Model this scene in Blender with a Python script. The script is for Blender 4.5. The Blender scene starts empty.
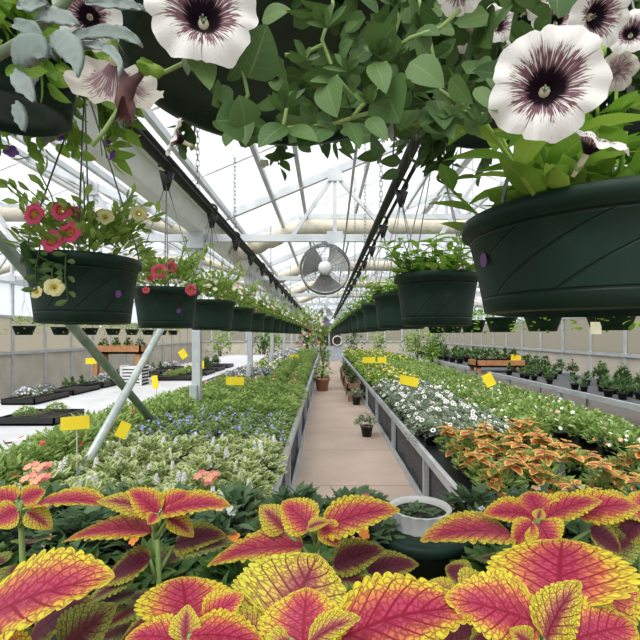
import bpy, math, random
from mathutils import Vector as V, Matrix
PI = math.pi
random.seed(11)
R = random.Random(5)
SC = bpy.context.scene
COL = SC.collection

# ------------------------------------------------------------------ camera, sky, sun, exposure
EYE = 1.6
FOC = 440.0
cam = bpy.data.objects.new('camera', bpy.data.cameras.new('camera'))
COL.objects.link(cam)
cam.location = (0, 0, EYE)
cam.rotation_euler = (PI / 2, 0, 0)
cam.data.sensor_width = 36
cam.data.lens = FOC / 640 * 36
cam.data.shift_x = -5 / 640
cam.data.shift_y = 15 / 640
cam.data.clip_start = 0.02
cam.data.clip_end = 200
SC.camera = cam

world = bpy.data.worlds.new('overcast_sky')
SC.world = world
world.use_nodes = True
_nt = world.node_tree
_bg = _nt.nodes['Background']
_tc = _nt.nodes.new('ShaderNodeTexCoord')
_sx = _nt.nodes.new('ShaderNodeSeparateXYZ')
_rp = _nt.nodes.new('ShaderNodeValToRGB')
_nt.links.new(_tc.outputs['Generated'], _sx.inputs[0])
_nt.links.new(_sx.outputs['Z'], _rp.inputs[0])
_rp.color_ramp.elements[0].position = 0.0
_rp.color_ramp.elements[0].color = (0.80, 0.85, 0.90, 1)
_rp.color_ramp.elements[1].position = 0.9
_rp.color_ramp.elements[1].color = (1.0, 1.0, 1.0, 1)
_nt.links.new(_rp.outputs[0], _bg.inputs['Color'])
_bg.inputs['Strength'].default_value = 0.80

sun = bpy.data.objects.new('sun', bpy.data.lights.new('sun', 'SUN'))
COL.objects.link(sun)
sun.data.energy = 3.2
sun.data.angle = math.radians(50)
sun.data.color = (1.0, 0.97, 0.92)
sun.rotation_euler = (math.radians(38), 0, math.radians(-28))

SC.view_settings.view_transform = 'Standard'
SC.view_settings.look = 'None'
SC.view_settings.exposure = 0.55
SC.view_settings.gamma = 1.0
SC.view_settings.use_curve_mapping = False
try:
    SC.cycles.max_bounces = 8
    SC.cycles.transparent_max_bounces = 16
except Exception:
    pass


def P(x, y, d):
    return V(((x - 325) / FOC * d, d, EYE - (y - 335) / FOC * d))


# ------------------------------------------------------------------ materials
def new_mat(name):
    m = bpy.data.materials.new(name)
    m.use_nodes = True
    return m, m.node_tree, m.node_tree.nodes['Principled BSDF']


class NT:
    """tiny wrapper for node building"""
    def __init__(s, nt):
        s.nt = nt

    def n(s, t, **kw):
        o = s.nt.nodes.new(t)
        for k, v in kw.items():
            setattr(o, k, v)
        return o

    def l(s, a, b):
        s.nt.links.new(a, b)

    def val(s, sock, x):
        if isinstance(x, (int, float)):
            sock.default_value = x
        else:
            s.l(x, sock)

    def m(s, op, a, b=0.0, c=0.0, clamp=False):
        o = s.n('ShaderNodeMath', operation=op, use_clamp=clamp)
        s.val(o.inputs[0], a)
        s.val(o.inputs[1], b)
        s.val(o.inputs[2], c)
        return o.outputs[0]

    def step(s, x, e0, e1):
        o = s.n('ShaderNodeMapRange', interpolation_type='SMOOTHSTEP')
        s.val(o.inputs['Value'], x)
        s.val(o.inputs['From Min'], e0)
        s.val(o.inputs['From Max'], e1)
        return o.outputs[0]

    def mix(s, f, a, b):
        o = s.n('ShaderNodeMix', data_type='RGBA')
        s.val(o.inputs['Factor'], f)
        for k, x in ((6, a), (7, b)):
            if isinstance(x, tuple):
                o.inputs[k].default_value = (*x[:3], 1)
            else:
                s.l(x, o.inputs[k])
        return o.outputs[2]

    def uv(s):
        t = s.n('ShaderNodeUVMap')
        x = s.n('ShaderNodeSeparateXYZ')
        s.l(t.outputs[0], x.inputs[0])
        return x.outputs[0], x.outputs[1], t.outputs[0]

    def rnd(s):
        a = s.n('ShaderNodeAttribute', attribute_name='rnd')
        return a.outputs['Fac']

    def noise(s, scale, vec=None, detail=3.0):
        o = s.n('ShaderNodeTexNoise')
        o.inputs['Scale'].default_value = scale
        o.inputs['Detail'].default_value = detail
        if vec is None:
            vec = s.n('ShaderNodeTexCoord').outputs['Object']
        s.l(vec, o.inputs['Vector'])
        return o.outputs[0]

    def bump(s, h, strength, dist, bs):
        b = s.n('ShaderNodeBump')
        b.inputs['Strength'].default_value = strength
        b.inputs['Distance'].default_value = dist
        s.l(h, b.inputs['Height'])
        s.l(b.outputs[0], bs.inputs['Normal'])


def plain(name, c, rough=0.6, metal=0.0, c2=None, scale=8.0, bump=0.0, spec=0.5):
    m, nt, b = new_mat(name)
    t = NT(nt)
    b.inputs['Roughness'].default_value = rough
    b.inputs['Metallic'].default_value = metal
    b.inputs['Specular IOR Level'].default_value = spec
    c2 = c2 or tuple(x * 0.82 for x in c)
    nz = t.noise(scale, detail=5)
    t.l(t.mix(t.step(nz, 0.35, 0.65), c, c2), b.inputs['Base Color'])
    if bump:
        t.bump(nz, bump, 0.01, b)
    return m


def thin(t, nt, b, colsock, trans):
    """mix in translucency for leaves and petals"""
    out = nt.nodes['Material Output']
    tr = t.n('ShaderNodeBsdfTranslucent')
    mx = t.n('ShaderNodeMixShader')
    mx.inputs[0].default_value = trans
    t.l(colsock, tr.inputs['Color'])
    t.l(b.outputs[0], mx.inputs[1])
    t.l(tr.outputs[0], mx.inputs[2])
    t.l(mx.outputs[0], out.inputs['Surface'])


def leafmat(name, c1, c2, rib=None, edge=None, edge_at=0.62, trans=0.28, rough=0.55, ribw=0.05, spec=0.35, veins=True):
    m, nt, b = new_mat(name)
    t = NT(nt)
    u, v, uvv = t.uv()
    a = t.m('ABSOLUTE', t.m('MULTIPLY_ADD', u, 2.0, -1.0))
    col = t.mix(t.rnd(), c1, c2)
    if edge:
        nz = t.noise(5.0, uvv)
        e = t.step(t.m('ADD', t.m('MAXIMUM', a, t.m('SUBTRACT', t.m('MULTIPLY', v, 1.6), 0.75)), t.m('MULTIPLY', nz, 0.5)), edge_at + 0.15, edge_at + 0.3)
        col = t.mix(e, col, edge)
    if rib:
        k = t.m('SUBTRACT', 1.0, t.step(a, ribw * 0.4, ribw * 1.6))
        if veins:
            ph = t.m('FRACT', t.m('SUBTRACT', t.m('MULTIPLY', v, 6.0), t.m('MULTIPLY', a, 1.6)))
            k2 = t.m('MULTIPLY', t.m('SUBTRACT', 1.0, t.step(ph, 0.03, 0.16)), t.m('SUBTRACT', 1.0, a))
            k = t.m('MAXIMUM', k, t.m('MULTIPLY', k2, 0.55))
        col = t.mix(t.m('MULTIPLY', k, 0.6), col, rib)
    t.l(col, b.inputs['Base Color'])
    b.inputs['Roughness'].default_value = rough
    b.inputs['Specular IOR Level'].default_value = spec
    thin(t, nt, b, col, trans)
    return m


def coleusmat(name, core, flesh, edge, vein, edge_w=0.24, spread=1.0):
    m, nt, b = new_mat(name)
    t = NT(nt)
    u, v, uvv = t.uv()
    a = t.m('ABSOLUTE', t.m('MULTIPLY_ADD', u, 2.0, -1.0))
    nz = t.noise(7.0, uvv, 4.0)
    wob = t.m('MULTIPLY', t.m('SUBTRACT', nz, 0.5), 0.35)
    far = t.m('MAXIMUM', a, t.m('MULTIPLY_ADD', v, 2.4, -1.52))      # 1 at the margin and at the tip
    far = t.m('ADD', far, wob)
    c1 = t.mix(t.step(far, 0.16 * spread, 0.70 * spread), core, flesh)
    c1 = t.mix(t.step(far, 1.0 - edge_w * 2.0, 1.0 - edge_w * 0.7), c1, edge)
    # side veins sweeping up from the midrib
    ph = t.m('FRACT', t.m('SUBTRACT', t.m('MULTIPLY', v, 7.5), t.m('MULTIPLY', t.m('POWER', a, 0.9), 2.6)))
    d = t.m('ABSOLUTE', t.m('SUBTRACT', ph, 0.5))
    w = t.m('MULTIPLY_ADD', a, -0.085, 0.125)
    side = t.m('SUBTRACT', 1.0, t.step(t.m('DIVIDE', d, w), 0.6, 1.3))
    mid = t.m('SUBTRACT', 1.0, t.step(a, 0.02, 0.075))
    mp = t.n('ShaderNodeMapping')
    mp.inputs['Scale'].default_value = (13.0, 21.0, 1.0)
    t.l(uvv, mp.inputs['Vector'])
    vo = t.n('ShaderNodeTexVoronoi', feature='DISTANCE_TO_EDGE')
    vo.inputs['Scale'].default_value = 1.0
    t.l(mp.outputs[0], vo.inputs['Vector'])
    net = t.m('MULTIPLY', t.m('SUBTRACT', 1.0, t.step(vo.outputs['Distance'], 0.02, 0.17)), 0.72)
    k = t.m('MAXIMUM', t.m('MAXIMUM', side, mid), net)
    k = t.m('MULTIPLY', k, t.m('SUBTRACT', 1.0, t.step(far, 0.84, 1.06)))
    col = t.mix(t.m('MULTIPLY', k, 0.95), c1, vein)
    t.l(col, b.inputs['Base Color'])
    b.inputs['Roughness'].default_value = 0.5
    b.inputs['Specular IOR Level'].default_value = 0.35
    t.bump(t.m('SUBTRACT', 1.0, t.m('MAXIMUM', side, net)), 0.35, 0.002, b)
    thin(t, nt, b, col, 0.22)
    return m


def petalmat(name, petal, vein, throat, reach=0.74, dens=15.0, throat_r=0.2, trans=0.25):
    m, nt, b = new_mat(name)
    t = NT(nt)
    u, v, uvv = t.uv()
    ang = t.m('MULTIPLY', u, 2 * PI)
    cx, cy = t.m('COSINE', ang), t.m('SINE', ang)
    cb = t.n('ShaderNodeCombineXYZ')
    t.l(t.m('MULTIPLY', cx, dens), cb.inputs[0])
    t.l(t.m('MULTIPLY', cy, dens), cb.inputs[1])
    t.l(t.m('MULTIPLY', v, 1.7), cb.inputs[2])
    nz = t.noise(1.0, cb.outputs[0], 3.0)
    dist = t.m('ABSOLUTE', t.m('SUBTRACT', nz, 0.5))
    wid = t.m('MULTIPLY', t.m('SUBTRACT', 1.0, t.step(v, throat_r, reach)), 0.125)
    ray = t.m('SUBTRACT', 1.0, t.step(t.m('SUBTRACT', dist, wid), -0.02, 0.012))
    main = t.m('ABSOLUTE', t.m('SINE', t.m('MULTIPLY', ang, 2.5)))
    main = t.m('MULTIPLY', t.m('SUBTRACT', 1.0, t.step(t.m('MULTIPLY', main, v), 0.012, 0.04)), t.m('SUBTRACT', 1.0, t.step(v, reach * 0.9, reach * 1.45)))
    k = t.m('MAXIMUM', ray, t.m('MULTIPLY', main, 0.8))
    th = t.m('SUBTRACT', 1.0, t.step(t.m('ADD', v, t.m('MULTIPLY', t.m('SUBTRACT', nz, 0.5), 0.25)), throat_r * 0.9, throat_r * 1.5))
    blush = t.m('MULTIPLY', t.m('SUBTRACT', 1.0, t.step(v, throat_r, reach)), 0.10)
    col = t.mix(blush, petal, vein)
    col = t.mix(t.m('MULTIPLY', k, 0.9), col, vein)
    col = t.mix(th, col, throat)
    t.l(col, b.inputs['Base Color'])
    b.inputs['Roughness'].default_value = 0.6
    b.inputs['Specular IOR Level'].default_value = 0.2
    thin(t, nt, b, col, trans)
    return m


def potmat(name, c, groove=True):
    m, nt, b = new_mat(name)
    t = NT(nt)
    u, v, uvv = t.uv()
    ph = t.m('FRACT', t.m('SUBTRACT', t.m('MULTIPLY', u, 11.0), t.m('MULTIPLY', t.m('POWER', v, 1.3), 2.6)))
    line = t.m('SUBTRACT', 1.0, t.step(t.m('ABSOLUTE', t.m('SUBTRACT', ph, 0.5)), 0.008, 0.04))
    hor = t.m('SUBTRACT', 1.0, t.step(t.m('ABSOLUTE', t.m('SUBTRACT', v, 0.17)), 0.006, 0.02))
    hor2 = t.m('SUBTRACT', 1.0, t.step(t.m('ABSOLUTE', t.m('SUBTRACT', v, 0.80)), 0.006, 0.02))
    inside = t.m('MULTIPLY', t.m('GREATER_THAN', v, 0.17), t.m('LESS_THAN', v, 0.80))
    k = t.m('MAXIMUM', t.m('MULTIPLY', line, inside), t.m('MAXIMUM', hor, hor2))
    nz = t.noise(14.0, detail=5)
    base = t.mix(t.step(nz, 0.5, 0.75), c, tuple(min(1, x * 1.35 + 0.006) for x in c))
    t.l(t.mix(t.m('MULTIPLY', k, 0.7), base, tuple(x * 0.25 for x in c)), b.inputs['Base Color'])
    t.bump(t.m('SUBTRACT', 1.0, k), 0.6, 0.004, b)
    b.inputs['Roughness'].default_value = 0.5
    b.inputs['Specular IOR Level'].default_value = 0.28
    return m


def sheetmat(name, tint, trans):
    m, nt, b = new_mat(name)
    t = NT(nt)
    out = nt.nodes['Material Output']
    tp = t.n('ShaderNodeBsdfTransparent')
    tp.inputs['Color'].default_value = (*tint, 1)
    tr = t.n('ShaderNodeBsdfTranslucent')
    tr.inputs['Color'].default_value = (*tint, 1)
    gl = t.n('ShaderNodeBsdfGlossy')
    gl.inputs['Roughness'].default_value = 0.25
    m1, m2 = t.n('ShaderNodeMixShader'), t.n('ShaderNodeMixShader')
    m1.inputs[0].default_value = trans
    t.l(tp.outputs[0], m1.inputs[1])
    t.l(tr.outputs[0], m1.inputs[2])
    m2.inputs[0].default_value = 0.05
    t.l(m1.outputs[0], m2.inputs[1])
    t.l(gl.outputs[0], m2.inputs[2])
    t.l(m2.outputs[0], out.inputs['Surface'])
    nt.nodes.remove(b)
    return m


def floormat(name):
    m, nt, b = new_mat(name)
    t = NT(nt)
    tc = t.n('ShaderNodeTexCoord')
    sx = t.n('ShaderNodeSeparateXYZ')
    t.l(tc.outputs['Object'], sx.inputs[0])
    nz = t.noise(1.3, tc.outputs['Object'], 6)
    n2 = t.noise(26.0, tc.outputs['Object'], 4)
    col = t.mix(t.step(nz, 0.3, 0.7), (0.58, 0.455, 0.375), (0.48, 0.375, 0.31))
    col = t.mix(t.m('MULTIPLY', t.step(n2, 0.5, 0.75), 0.25), col, (0.36, 0.26, 0.20))
    jy = t.m('ABSOLUTE', t.m('SUBTRACT', t.m('FRACT', t.m('DIVIDE', t.m('ADD', sx.outputs[1], 0.4), 1.45)), 0.5))
    j = t.m('SUBTRACT', 1.0, t.step(jy, 0.004, 0.012))
    col = t.mix(t.m('MULTIPLY', j, 0.55), col, (0.22, 0.16, 0.12))
    t.l(col, b.inputs['Base Color'])
    b.inputs['Roughness'].default_value = 0.75
    return m


M = {}
M['floor'] = floormat('aisle_concrete')
M['gravel'] = plain('grey_gravel', (0.22, 0.20, 0.18), 0.9, c2=(0.12, 0.11, 0.10), scale=40, bump=0.5)
M['galv'] = plain('galvanised_steel', (0.62, 0.65, 0.67), 0.42, 0.2, c2=(0.52, 0.55, 0.58), scale=5)
M['white_metal'] = plain('white_painted_metal', (0.80, 0.81, 0.80), 0.5, 0.0, scale=3)
M['gutter'] = plain('gutter_metal', (0.80, 0.80, 0.77), 0.45, 0.1, scale=2)
M['dark_pipe'] = plain('dark_pipe', (0.035, 0.04, 0.04), 0.45, 0.2)
M['green_pipe'] = plain('weathered_green_pipe', (0.20, 0.26, 0.20), 0.5, 0.3, c2=(0.28, 0.33, 0.27), scale=9)
M['pale_pipe'] = plain('pale_galvanised_pipe', (0.62, 0.68, 0.66), 0.4, 0.3, c2=(0.5, 0.56, 0.55), scale=9)
M['black'] = plain('black_plastic', (0.012, 0.012, 0.013), 0.45)
M['skirt'] = plain('charcoal_weed_cloth', (0.06, 0.062, 0.067), 0.85, c2=(0.13, 0.13, 0.14), scale=60, bump=0.3)
M['wire'] = plain('grey_wire', (0.20, 0.21, 0.21), 0.4, 0.6)
M['wood'] = plain('orange_stained_wood', (0.50, 0.24, 0.10), 0.65, c2=(0.40, 0.18, 0.07), scale=12)
M['oldwood'] = plain('weathered_wood', (0.30, 0.19, 0.12), 0.75, c2=(0.22, 0.14, 0.09), scale=12)
M['terracotta'] = plain('terracotta', (0.42, 0.20, 0.12), 0.75, c2=(0.34, 0.16, 0.10), scale=9)
M['benchtop'] = plain('pale_bench_top', (0.66, 0.66, 0.68), 0.6, c2=(0.56, 0.56, 0.58), scale=3)
M['yellow'] = plain('yellow_card', (0.92, 0.72, 0.01), 0.5, c2=(0.86, 0.65, 0.01), scale=4)
M['ink'] = plain('dark_ink', (0.25, 0.18, 0.02), 0.6)
M['tagwhite'] = plain('white_plastic', (0.82, 0.82, 0.80), 0.5)
M['purple'] = plain('purple_sticker', (0.22, 0.07, 0.30), 0.5)
M['cream_wall'] = plain('cream_wall', (0.66, 0.60, 0.51), 0.8, c2=(0.56, 0.51, 0.43), scale=2)
M['curtain'] = plain('beige_curtain', (0.66, 0.61, 0.50), 0.9, c2=(0.55, 0.50, 0.41), scale=7, bump=0.4)
M['blue_door'] = plain('pale_blue_door', (0.45, 0.50, 0.58), 0.5)
M['soil'] = plain('dark_potting_soil', (0.03, 0.022, 0.016), 0.95, scale=60, bump=0.6)
M['fan_metal'] = plain('fan_grey_metal', (0.28, 0.28, 0.28), 0.5, 0.3)
M['pot'] = potmat('dark_green_basket', (0.008, 0.030, 0.018))
M['roof'] = sheetmat('roof_poly_sheet', (0.95, 0.965, 0.975), 0.22)
M['wallsheet'] = sheetmat('wall_poly_sheet', (0.60, 0.565, 0.49), 0.5)
M['stem'] = plain('green_stem', (0.20, 0.32, 0.08), 0.6, c2=(0.26, 0.38, 0.12), scale=20)
M['brownstem'] = plain('brown_stem', (0.16, 0.11, 0.06), 0.8)
M['pet_leaf'] = leafmat('petunia_leaf', (0.055, 0.125, 0.030), (0.115, 0.205, 0.055), rib=(0.18, 0.28, 0.10), trans=0.2)
M['lime_leaf'] = leafmat('lime_leaf', (0.16, 0.33, 0.04), (0.36, 0.56, 0.08), rib=(0.42, 0.58, 0.16))
M['mid_leaf'] = leafmat('mid_green_leaf', (0.20, 0.33, 0.07), (0.46, 0.60, 0.20), trans=0.3)
M['dark_leaf'] = leafmat('dark_green_leaf', (0.05, 0.12, 0.03), (0.13, 0.24, 0.06))
M['blue_leaf'] = leafmat('grey_green_leaf', (0.19, 0.27, 0.16), (0.36, 0.43, 0.29))
M['silver'] = leafmat('silver_felted_leaf', (0.22, 0.28, 0.25), (0.34, 0.40, 0.37), rough=0.95, spec=0.1, trans=0.1)
M['var_leaf'] = leafmat('variegated_leaf', (0.17, 0.31, 0.06), (0.33, 0.46, 0.12), edge=(0.72, 0.76, 0.42), edge_at=0.5)
M['bask_leaf'] = leafmat('basket_leaf', (0.20, 0.33, 0.05), (0.45, 0.60, 0.15), trans=0.4)
M['cart_leaf'] = leafmat('cart_leaf', (0.08, 0.16, 0.07), (0.17, 0.27, 0.13))
M['palm_leaf'] = leafmat('palm_leaf', (0.06, 0.15, 0.03), (0.17, 0.30, 0.07))
M['col_a'] = coleusmat('coleus_pink_leaf', (0.56, 0.06, 0.13), (0.86, 0.30, 0.10), (0.82, 0.72, 0.05), (0.30, 0.008, 0.035))
M['col_b'] = coleusmat('coleus_yellow_leaf', (0.42, 0.10, 0.12), (0.78, 0.52, 0.12), (0.76, 0.74, 0.06), (0.22, 0.012, 0.035), 0.34, 0.6)
M['col_c'] = coleusmat('coleus_plum_leaf', (0.17, 0.022, 0.055), (0.24, 0.06, 0.06), (0.48, 0.50, 0.05), (0.09, 0.006, 0.02), 0.26)
M['col_d'] = coleusmat('coleus_green_leaf', (0.16, 0.03, 0.045), (0.24, 0.25, 0.06), (0.36, 0.46, 0.08), (0.10, 0.01, 0.02), 0.34, 0.7)
M['col_far'] = leafmat('coleus_orange_leaf', (0.50, 0.10, 0.06), (0.68, 0.26, 0.08), edge=(0.82, 0.58, 0.12), edge_at=0.62, trans=0.2, rib=(0.36, 0.05, 0.05))
M['pet_white'] = petalmat('white_petunia_petal', (0.90, 0.88, 0.84), (0.12, 0.006, 0.035), (0.010, 0.002, 0.008))
M['pet_back'] = petalmat('cream_petunia_petal', (0.66, 0.62, 0.55), (0.25, 0.13, 0.16), (0.22, 0.12, 0.14), 0.8, 8.0, 0.1, 0.35)
M['pet_pink'] = petalmat('pink_petunia_petal', (0.82, 0.10, 0.20), (0.45, 0.01, 0.05), (0.55, 0.25, 0.03), 0.55, 6.0, 0.2)
M['pet_yellow'] = petalmat('pale_yellow_petal', (0.88, 0.82, 0.42), (0.72, 0.60, 0.12), (0.65, 0.50, 0.05), 0.4, 5.0, 0.16)
M['blue_fl'] = plain('blue_violet_petal', (0.30, 0.32, 0.75), 0.6, c2=(0.42, 0.42, 0.82))
M['lav_fl'] = plain('lavender_petal', (0.52, 0.46, 0.70), 0.6)
M['vio_fl'] = plain('violet_petal', (0.22, 0.06, 0.52), 0.6, c2=(0.36, 0.16, 0.62), scale=30)
M['white_fl'] = plain('white_petal', (0.88, 0.88, 0.85), 0.6, c2=(0.82, 0.82, 0.78))
M['cream_fl'] = plain('cream_petal', (0.85, 0.80, 0.55), 0.6)
M['red_fl'] = plain('red_petal', (0.75, 0.05, 0.03), 0.6)
M['pink_fl'] = plain('coral_pink_petal', (0.85, 0.25, 0.24), 0.6)
M['peach_fl'] = plain('peach_petal', (0.86, 0.50, 0.28), 0.6, c2=(0.85, 0.36, 0.24))
M['orange_fl'] = plain('orange_petal', (0.88, 0.30, 0.04), 0.6)
M['yell_fl'] = plain('yellow_petal', (0.85, 0.62, 0.04), 0.6)
M['dark_eye'] = plain('dark_flower_eye', (0.03, 0.005, 0.02), 0.7)
M['wilt'] = plain('wilted_petal', (0.035, 0.01, 0.03), 0.8, c2=(0.14, 0.06, 0.05), scale=60)


# ------------------------------------------------------------------ mesh builder
class MB:
    def __init__(s):
        s.v, s.f, s.uv, s.mi, s.rn = [], [], [], [], []

    def add(s, verts, faces, uvs=None, mat=0, rnd=None):
        o = len(s.v)
        s.v.extend([tuple(p) for p in verts])
        rnd = R.random() if rnd is None else rnd
        for f in faces:
            s.f.append([i + o for i in f])
            s.uv.append([uvs[i] if uvs else (0.5, 0.5) for i in f])
            s.mi.append(mat)
            s.rn.append(rnd)

    def box(s, lo, hi, mat=0):
        x0, y0, z0 = lo
        x1, y1, z1 = hi
        vs = [(x0, y0, z0), (x1, y0, z0), (x1, y1, z0), (x0, y1, z0), (x0, y0, z1), (x1, y0, z1), (x1, y1, z1), (x0, y1, z1)]
        s.add(vs, [(0, 3, 2, 1), (4, 5, 6, 7), (0, 1, 5, 4), (1, 2, 6, 5), (2, 3, 7, 6), (3, 0, 4, 7)], None, mat)

    def tube(s, pts, r, n=8, mat=0, caps=True):
        pts = [V(p) for p in pts]
        k = len(pts)
        rs = r if isinstance(r, (list, tuple)) else [r] * k
        vs, fs, uvs = [], [], []
        prev = None
        for i, p in enumerate(pts):
            d = (pts[min(i + 1, k - 1)] - pts[max(i - 1, 0)]).normalized()
            if prev is None:
                a = d.cross(V((0, 0, 1)))
                if a.length < 1e-3:
                    a = d.cross(V((1, 0, 0)))
            else:
                a = prev - d * prev.dot(d)
            a.normalize()
            prev = a
            b = d.cross(a)
            for j in range(n):
                t = 2 * PI * j / n
                vs.append(p + (a * math.cos(t) + b * math.sin(t)) * rs[i])
                uvs.append((j / n, i / max(1, k - 1)))
        for i in range(k - 1):
            for j in range(n):
                fs.append((i * n + j, i * n + (j + 1) % n, (i + 1) * n + (j + 1) % n, (i + 1) * n + j))
        if caps:
            fs.append(tuple(range(n - 1, -1, -1)))
            fs.append(tuple(range((k - 1) * n, k * n)))
        s.add(vs, fs, uvs, mat)

    def bar(s, p0, p1, w, h, mat=0, up=(0, 0, 1)):
        """square section bar from p0 to p1"""
        p0, p1 = V(p0), V(p1)
        d = (p1 - p0).normalized()
        a = d.cross(V(up))
        if a.length < 1e-3:
            a = d.cross(V((1, 0, 0)))
        a.normalize()
        b = a.cross(d)
        vs = []
        for p in (p0, p1):
            for sa, sb in ((-1, -1), (1, -1), (1, 1), (-1, 1)):
                vs.append(p + a * sa * w / 2 + b * sb * h / 2)
        s.add(vs, [(3, 2, 1, 0), (4, 5, 6, 7), (0, 1, 5, 4), (1, 2, 6, 5), (2, 3, 7, 6), (3, 0, 4, 7)], None, mat)

    def lathe(s, prof, n=32, c=(0, 0, 0), mat=0, caps=True):
        """prof: (radius, z, v)"""
        vs, fs, uvs = [], [], []
        k = len(prof)
        for (r, z, *vv) in prof:
            for j in range(n + 1):
                t = 2 * PI * j / n
                vs.append((c[0] + r * math.cos(t), c[1] + r * math.sin(t), c[2] + z))
                uvs.append((j / n, vv[0] if vv else 0.5))
        w = n + 1
        for i in range(k - 1):
            for j in range(n):
                fs.append((i * w + j, i * w + j + 1, (i + 1) * w + j + 1, (i + 1) * w + j))
        if caps:
            fs.append(tuple(range(n - 1, -1, -1)))
        s.add(vs, fs, uvs, mat)

    def leaf(s, base, tip, side, hw, prof='ovate', nv=3, nu=2, fold=0.25, curl=0.12, arch=0.0, scal=None, puff=0.0, mat=0, rnd=None, lobes=None):
        base, tip = V(base), V(tip)
        ax = tip - base
        L = ax.length
        if L < 1e-6:
            return
        a = ax / L
        side = V(side)
        side = (side - a * side.dot(a)).normalized()
        n = side.cross(a)
        vs, uvs, fs = [], [], []
        for i in range(nv + 1):
            v = i / nv
            if prof == 'ovate':
                w = math.sin(PI * min(1, v) ** 0.68) ** 0.8 if 0 < v < 1 else 0.0
            elif prof == 'cord':
                w = math.sin(PI * v ** 0.62) ** 0.72 if 0 < v < 1 else 0.0
            elif prof == 'lance':
                w = math.sin(PI * v ** 0.85) ** 1.15 if 0 < v < 1 else 0.0
            elif prof == 'spat':
                w = math.sin(PI * v ** 1.25) ** 0.7 if 0 < v < 1 else 0.0
            else:
                w = math.sin(PI * v) ** 0.5 if 0 < v < 1 else 0.0
            w = max(w, 0.04 if v < 0.5 else 0.01)
            sc_ = 1.0
            if scal:
                sc_ = 1 + scal[1] * (abs(math.sin(PI * scal[0] * v)) ** 0.6 - 0.6)
            if lobes:
                w *= 0.30 + 0.70 * abs(math.sin(PI * lobes * v)) ** 0.8
            for j in range(nu + 1):
                u = -1 + 2 * j / nu
                e = 1 + (sc_ - 1) * abs(u) ** 3
                off = u * w * hw * e
                z = fold * abs(u) * w * hw - curl * L * v * v + arch * L * math.sin(PI * v)
                if puff:
                    ph = (v * 7.5 - abs(u) ** 0.9 * 2.6) % 1.0
                    z += puff * L * (abs(ph - 0.5) * 2) ** 0.6 * min(1, abs(u) * 5) * min(1, w * 2)
                    if abs(u) > 0.8:
                        z += puff * L * 0.5 * math.sin(v * 60 + u * 3)
                vs.append(base + a * (L * v) + side * off + n * z)
                uvs.append((u * 0.5 + 0.5, v))
        m = nu + 1
        for i in range(nv):
            for j in range(nu):
                fs.append((i * m + j, i * m + j + 1, (i + 1) * m + j + 1, (i + 1) * m + j))
        s.add(vs, fs, uvs, mat, rnd)

    def floret(s, c, n, r, petals=5, mat=0, eye=None, eye_r=0.3, cup=0.15, notch=0.3, rnd=None):
        c, n = V(c), V(n).normalized()
        a = n.cross(V((0.3, 0.2, 1)))
        if a.length < 1e-3:
            a = n.cross(V((1, 0, 0)))
        a.normalize()
        b = n.cross(a)
        k = petals * 4
        t0 = R.random() * 6.28
        vs = [c]
        for j in range(k):
            t = 2 * PI * j / k
            rr = r * (1 - notch * (1 - abs(math.sin(t * petals / 2)) ** 0.6))
            vs.append(c + (a * math.cos(t + t0) + b * math.sin(t + t0)) * rr + n * (r * cup))
        s.add(vs, [(0, 1 + j, 1 + (j + 1) % k) for j in range(k)], None, mat, rnd)
        if eye is not None:
            vs = [c + n * r * cup * 1.25]
            for j in range(8):
                t = 2 * PI * j / 8
                vs.append(c + (a * math.cos(t) + b * math.sin(t)) * r * eye_r + n * r * cup * 0.9)
            s.add(vs, [(0, 1 + j, 1 + (j + 1) % 8) for j in range(8)], None, eye, rnd)

    def mesh(s, name, mats, smooth=True):
        me = bpy.data.meshes.new(name)
        me.from_pydata(s.v, [], s.f)
        for m in (mats if isinstance(mats, (list, tuple)) else [mats]):
            me.materials.append(M[m] if isinstance(m, str) else m)
        me.polygons.foreach_set('material_index', s.mi)
        me.polygons.foreach_set('use_smooth', [smooth] * len(s.f))
        ul = me.uv_layers.new(name='UVMap')
        flat = []
        for f in s.uv:
            for p in f:
                flat.extend(p)
        ul.data.foreach_set('uv', flat)
        at = me.attributes.new('rnd', 'FLOAT', 'FACE')
        at.data.foreach_set('value', s.rn)
        me.update()
        return me

    def build(s, name, mats, parent=None, smooth=True):
        return put(name, s.mesh(name, mats, smooth), parent)


def put(name, me, parent=None, loc=None):
    o = bpy.data.objects.new(name, me)
    COL.objects.link(o)
    if parent:
        o.parent = parent
    if loc:
        o.location = loc
    return o


def tag(o, label, cat=None, group=None, kind=None):
    o['label'] = label
    if cat:
        o['category'] = cat
    if group:
        o['group'] = group
    if kind:
        o['kind'] = kind
    return o


def thing(name, label, cat, loc=(0, 0, 0), rz=0.0, group=None):
    o = bpy.data.objects.new(name, None)
    COL.objects.link(o)
    o.empty_display_size = 0.05
    o.location = loc
    o.rotation_euler = (0, 0, rz)
    return tag(o, label, cat, group)


ORD = ['first', 'second', 'third', 'fourth', 'fifth', 'sixth', 'seventh', 'eighth', 'ninth', 'tenth', 'eleventh', 'twelfth', 'thirteenth', 'fourteenth',
       'fifteenth', 'sixteenth', 'seventeenth', 'eighteenth', 'nineteenth', 'twentieth', 'twenty-first', 'twenty-second', 'twenty-third', 'twenty-fourth',
       'twenty-fifth', 'twenty-sixth', 'twenty-seventh', 'twenty-eighth', 'twenty-ninth', 'thirtieth']


def rv(s=1.0):
    return V((R.uniform(-s, s), R.uniform(-s, s), R.uniform(-s, s)))


# ------------------------------------------------------------------ the greenhouse shell
XL, XG, XR = -8.0, -1.6, 6.8          # outer wall, valley gutter, outer wall
ZG, SL = 2.95, 0.42                   # gutter height, roof slope
Y0, Y1 = -5.0, 27.0
POSTS = [1.6 + 3.9 * k for k in range(-1, 7)]


def struct(o, label, kind='structure'):
    return tag(o, label, None, None, 'structure')


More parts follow.
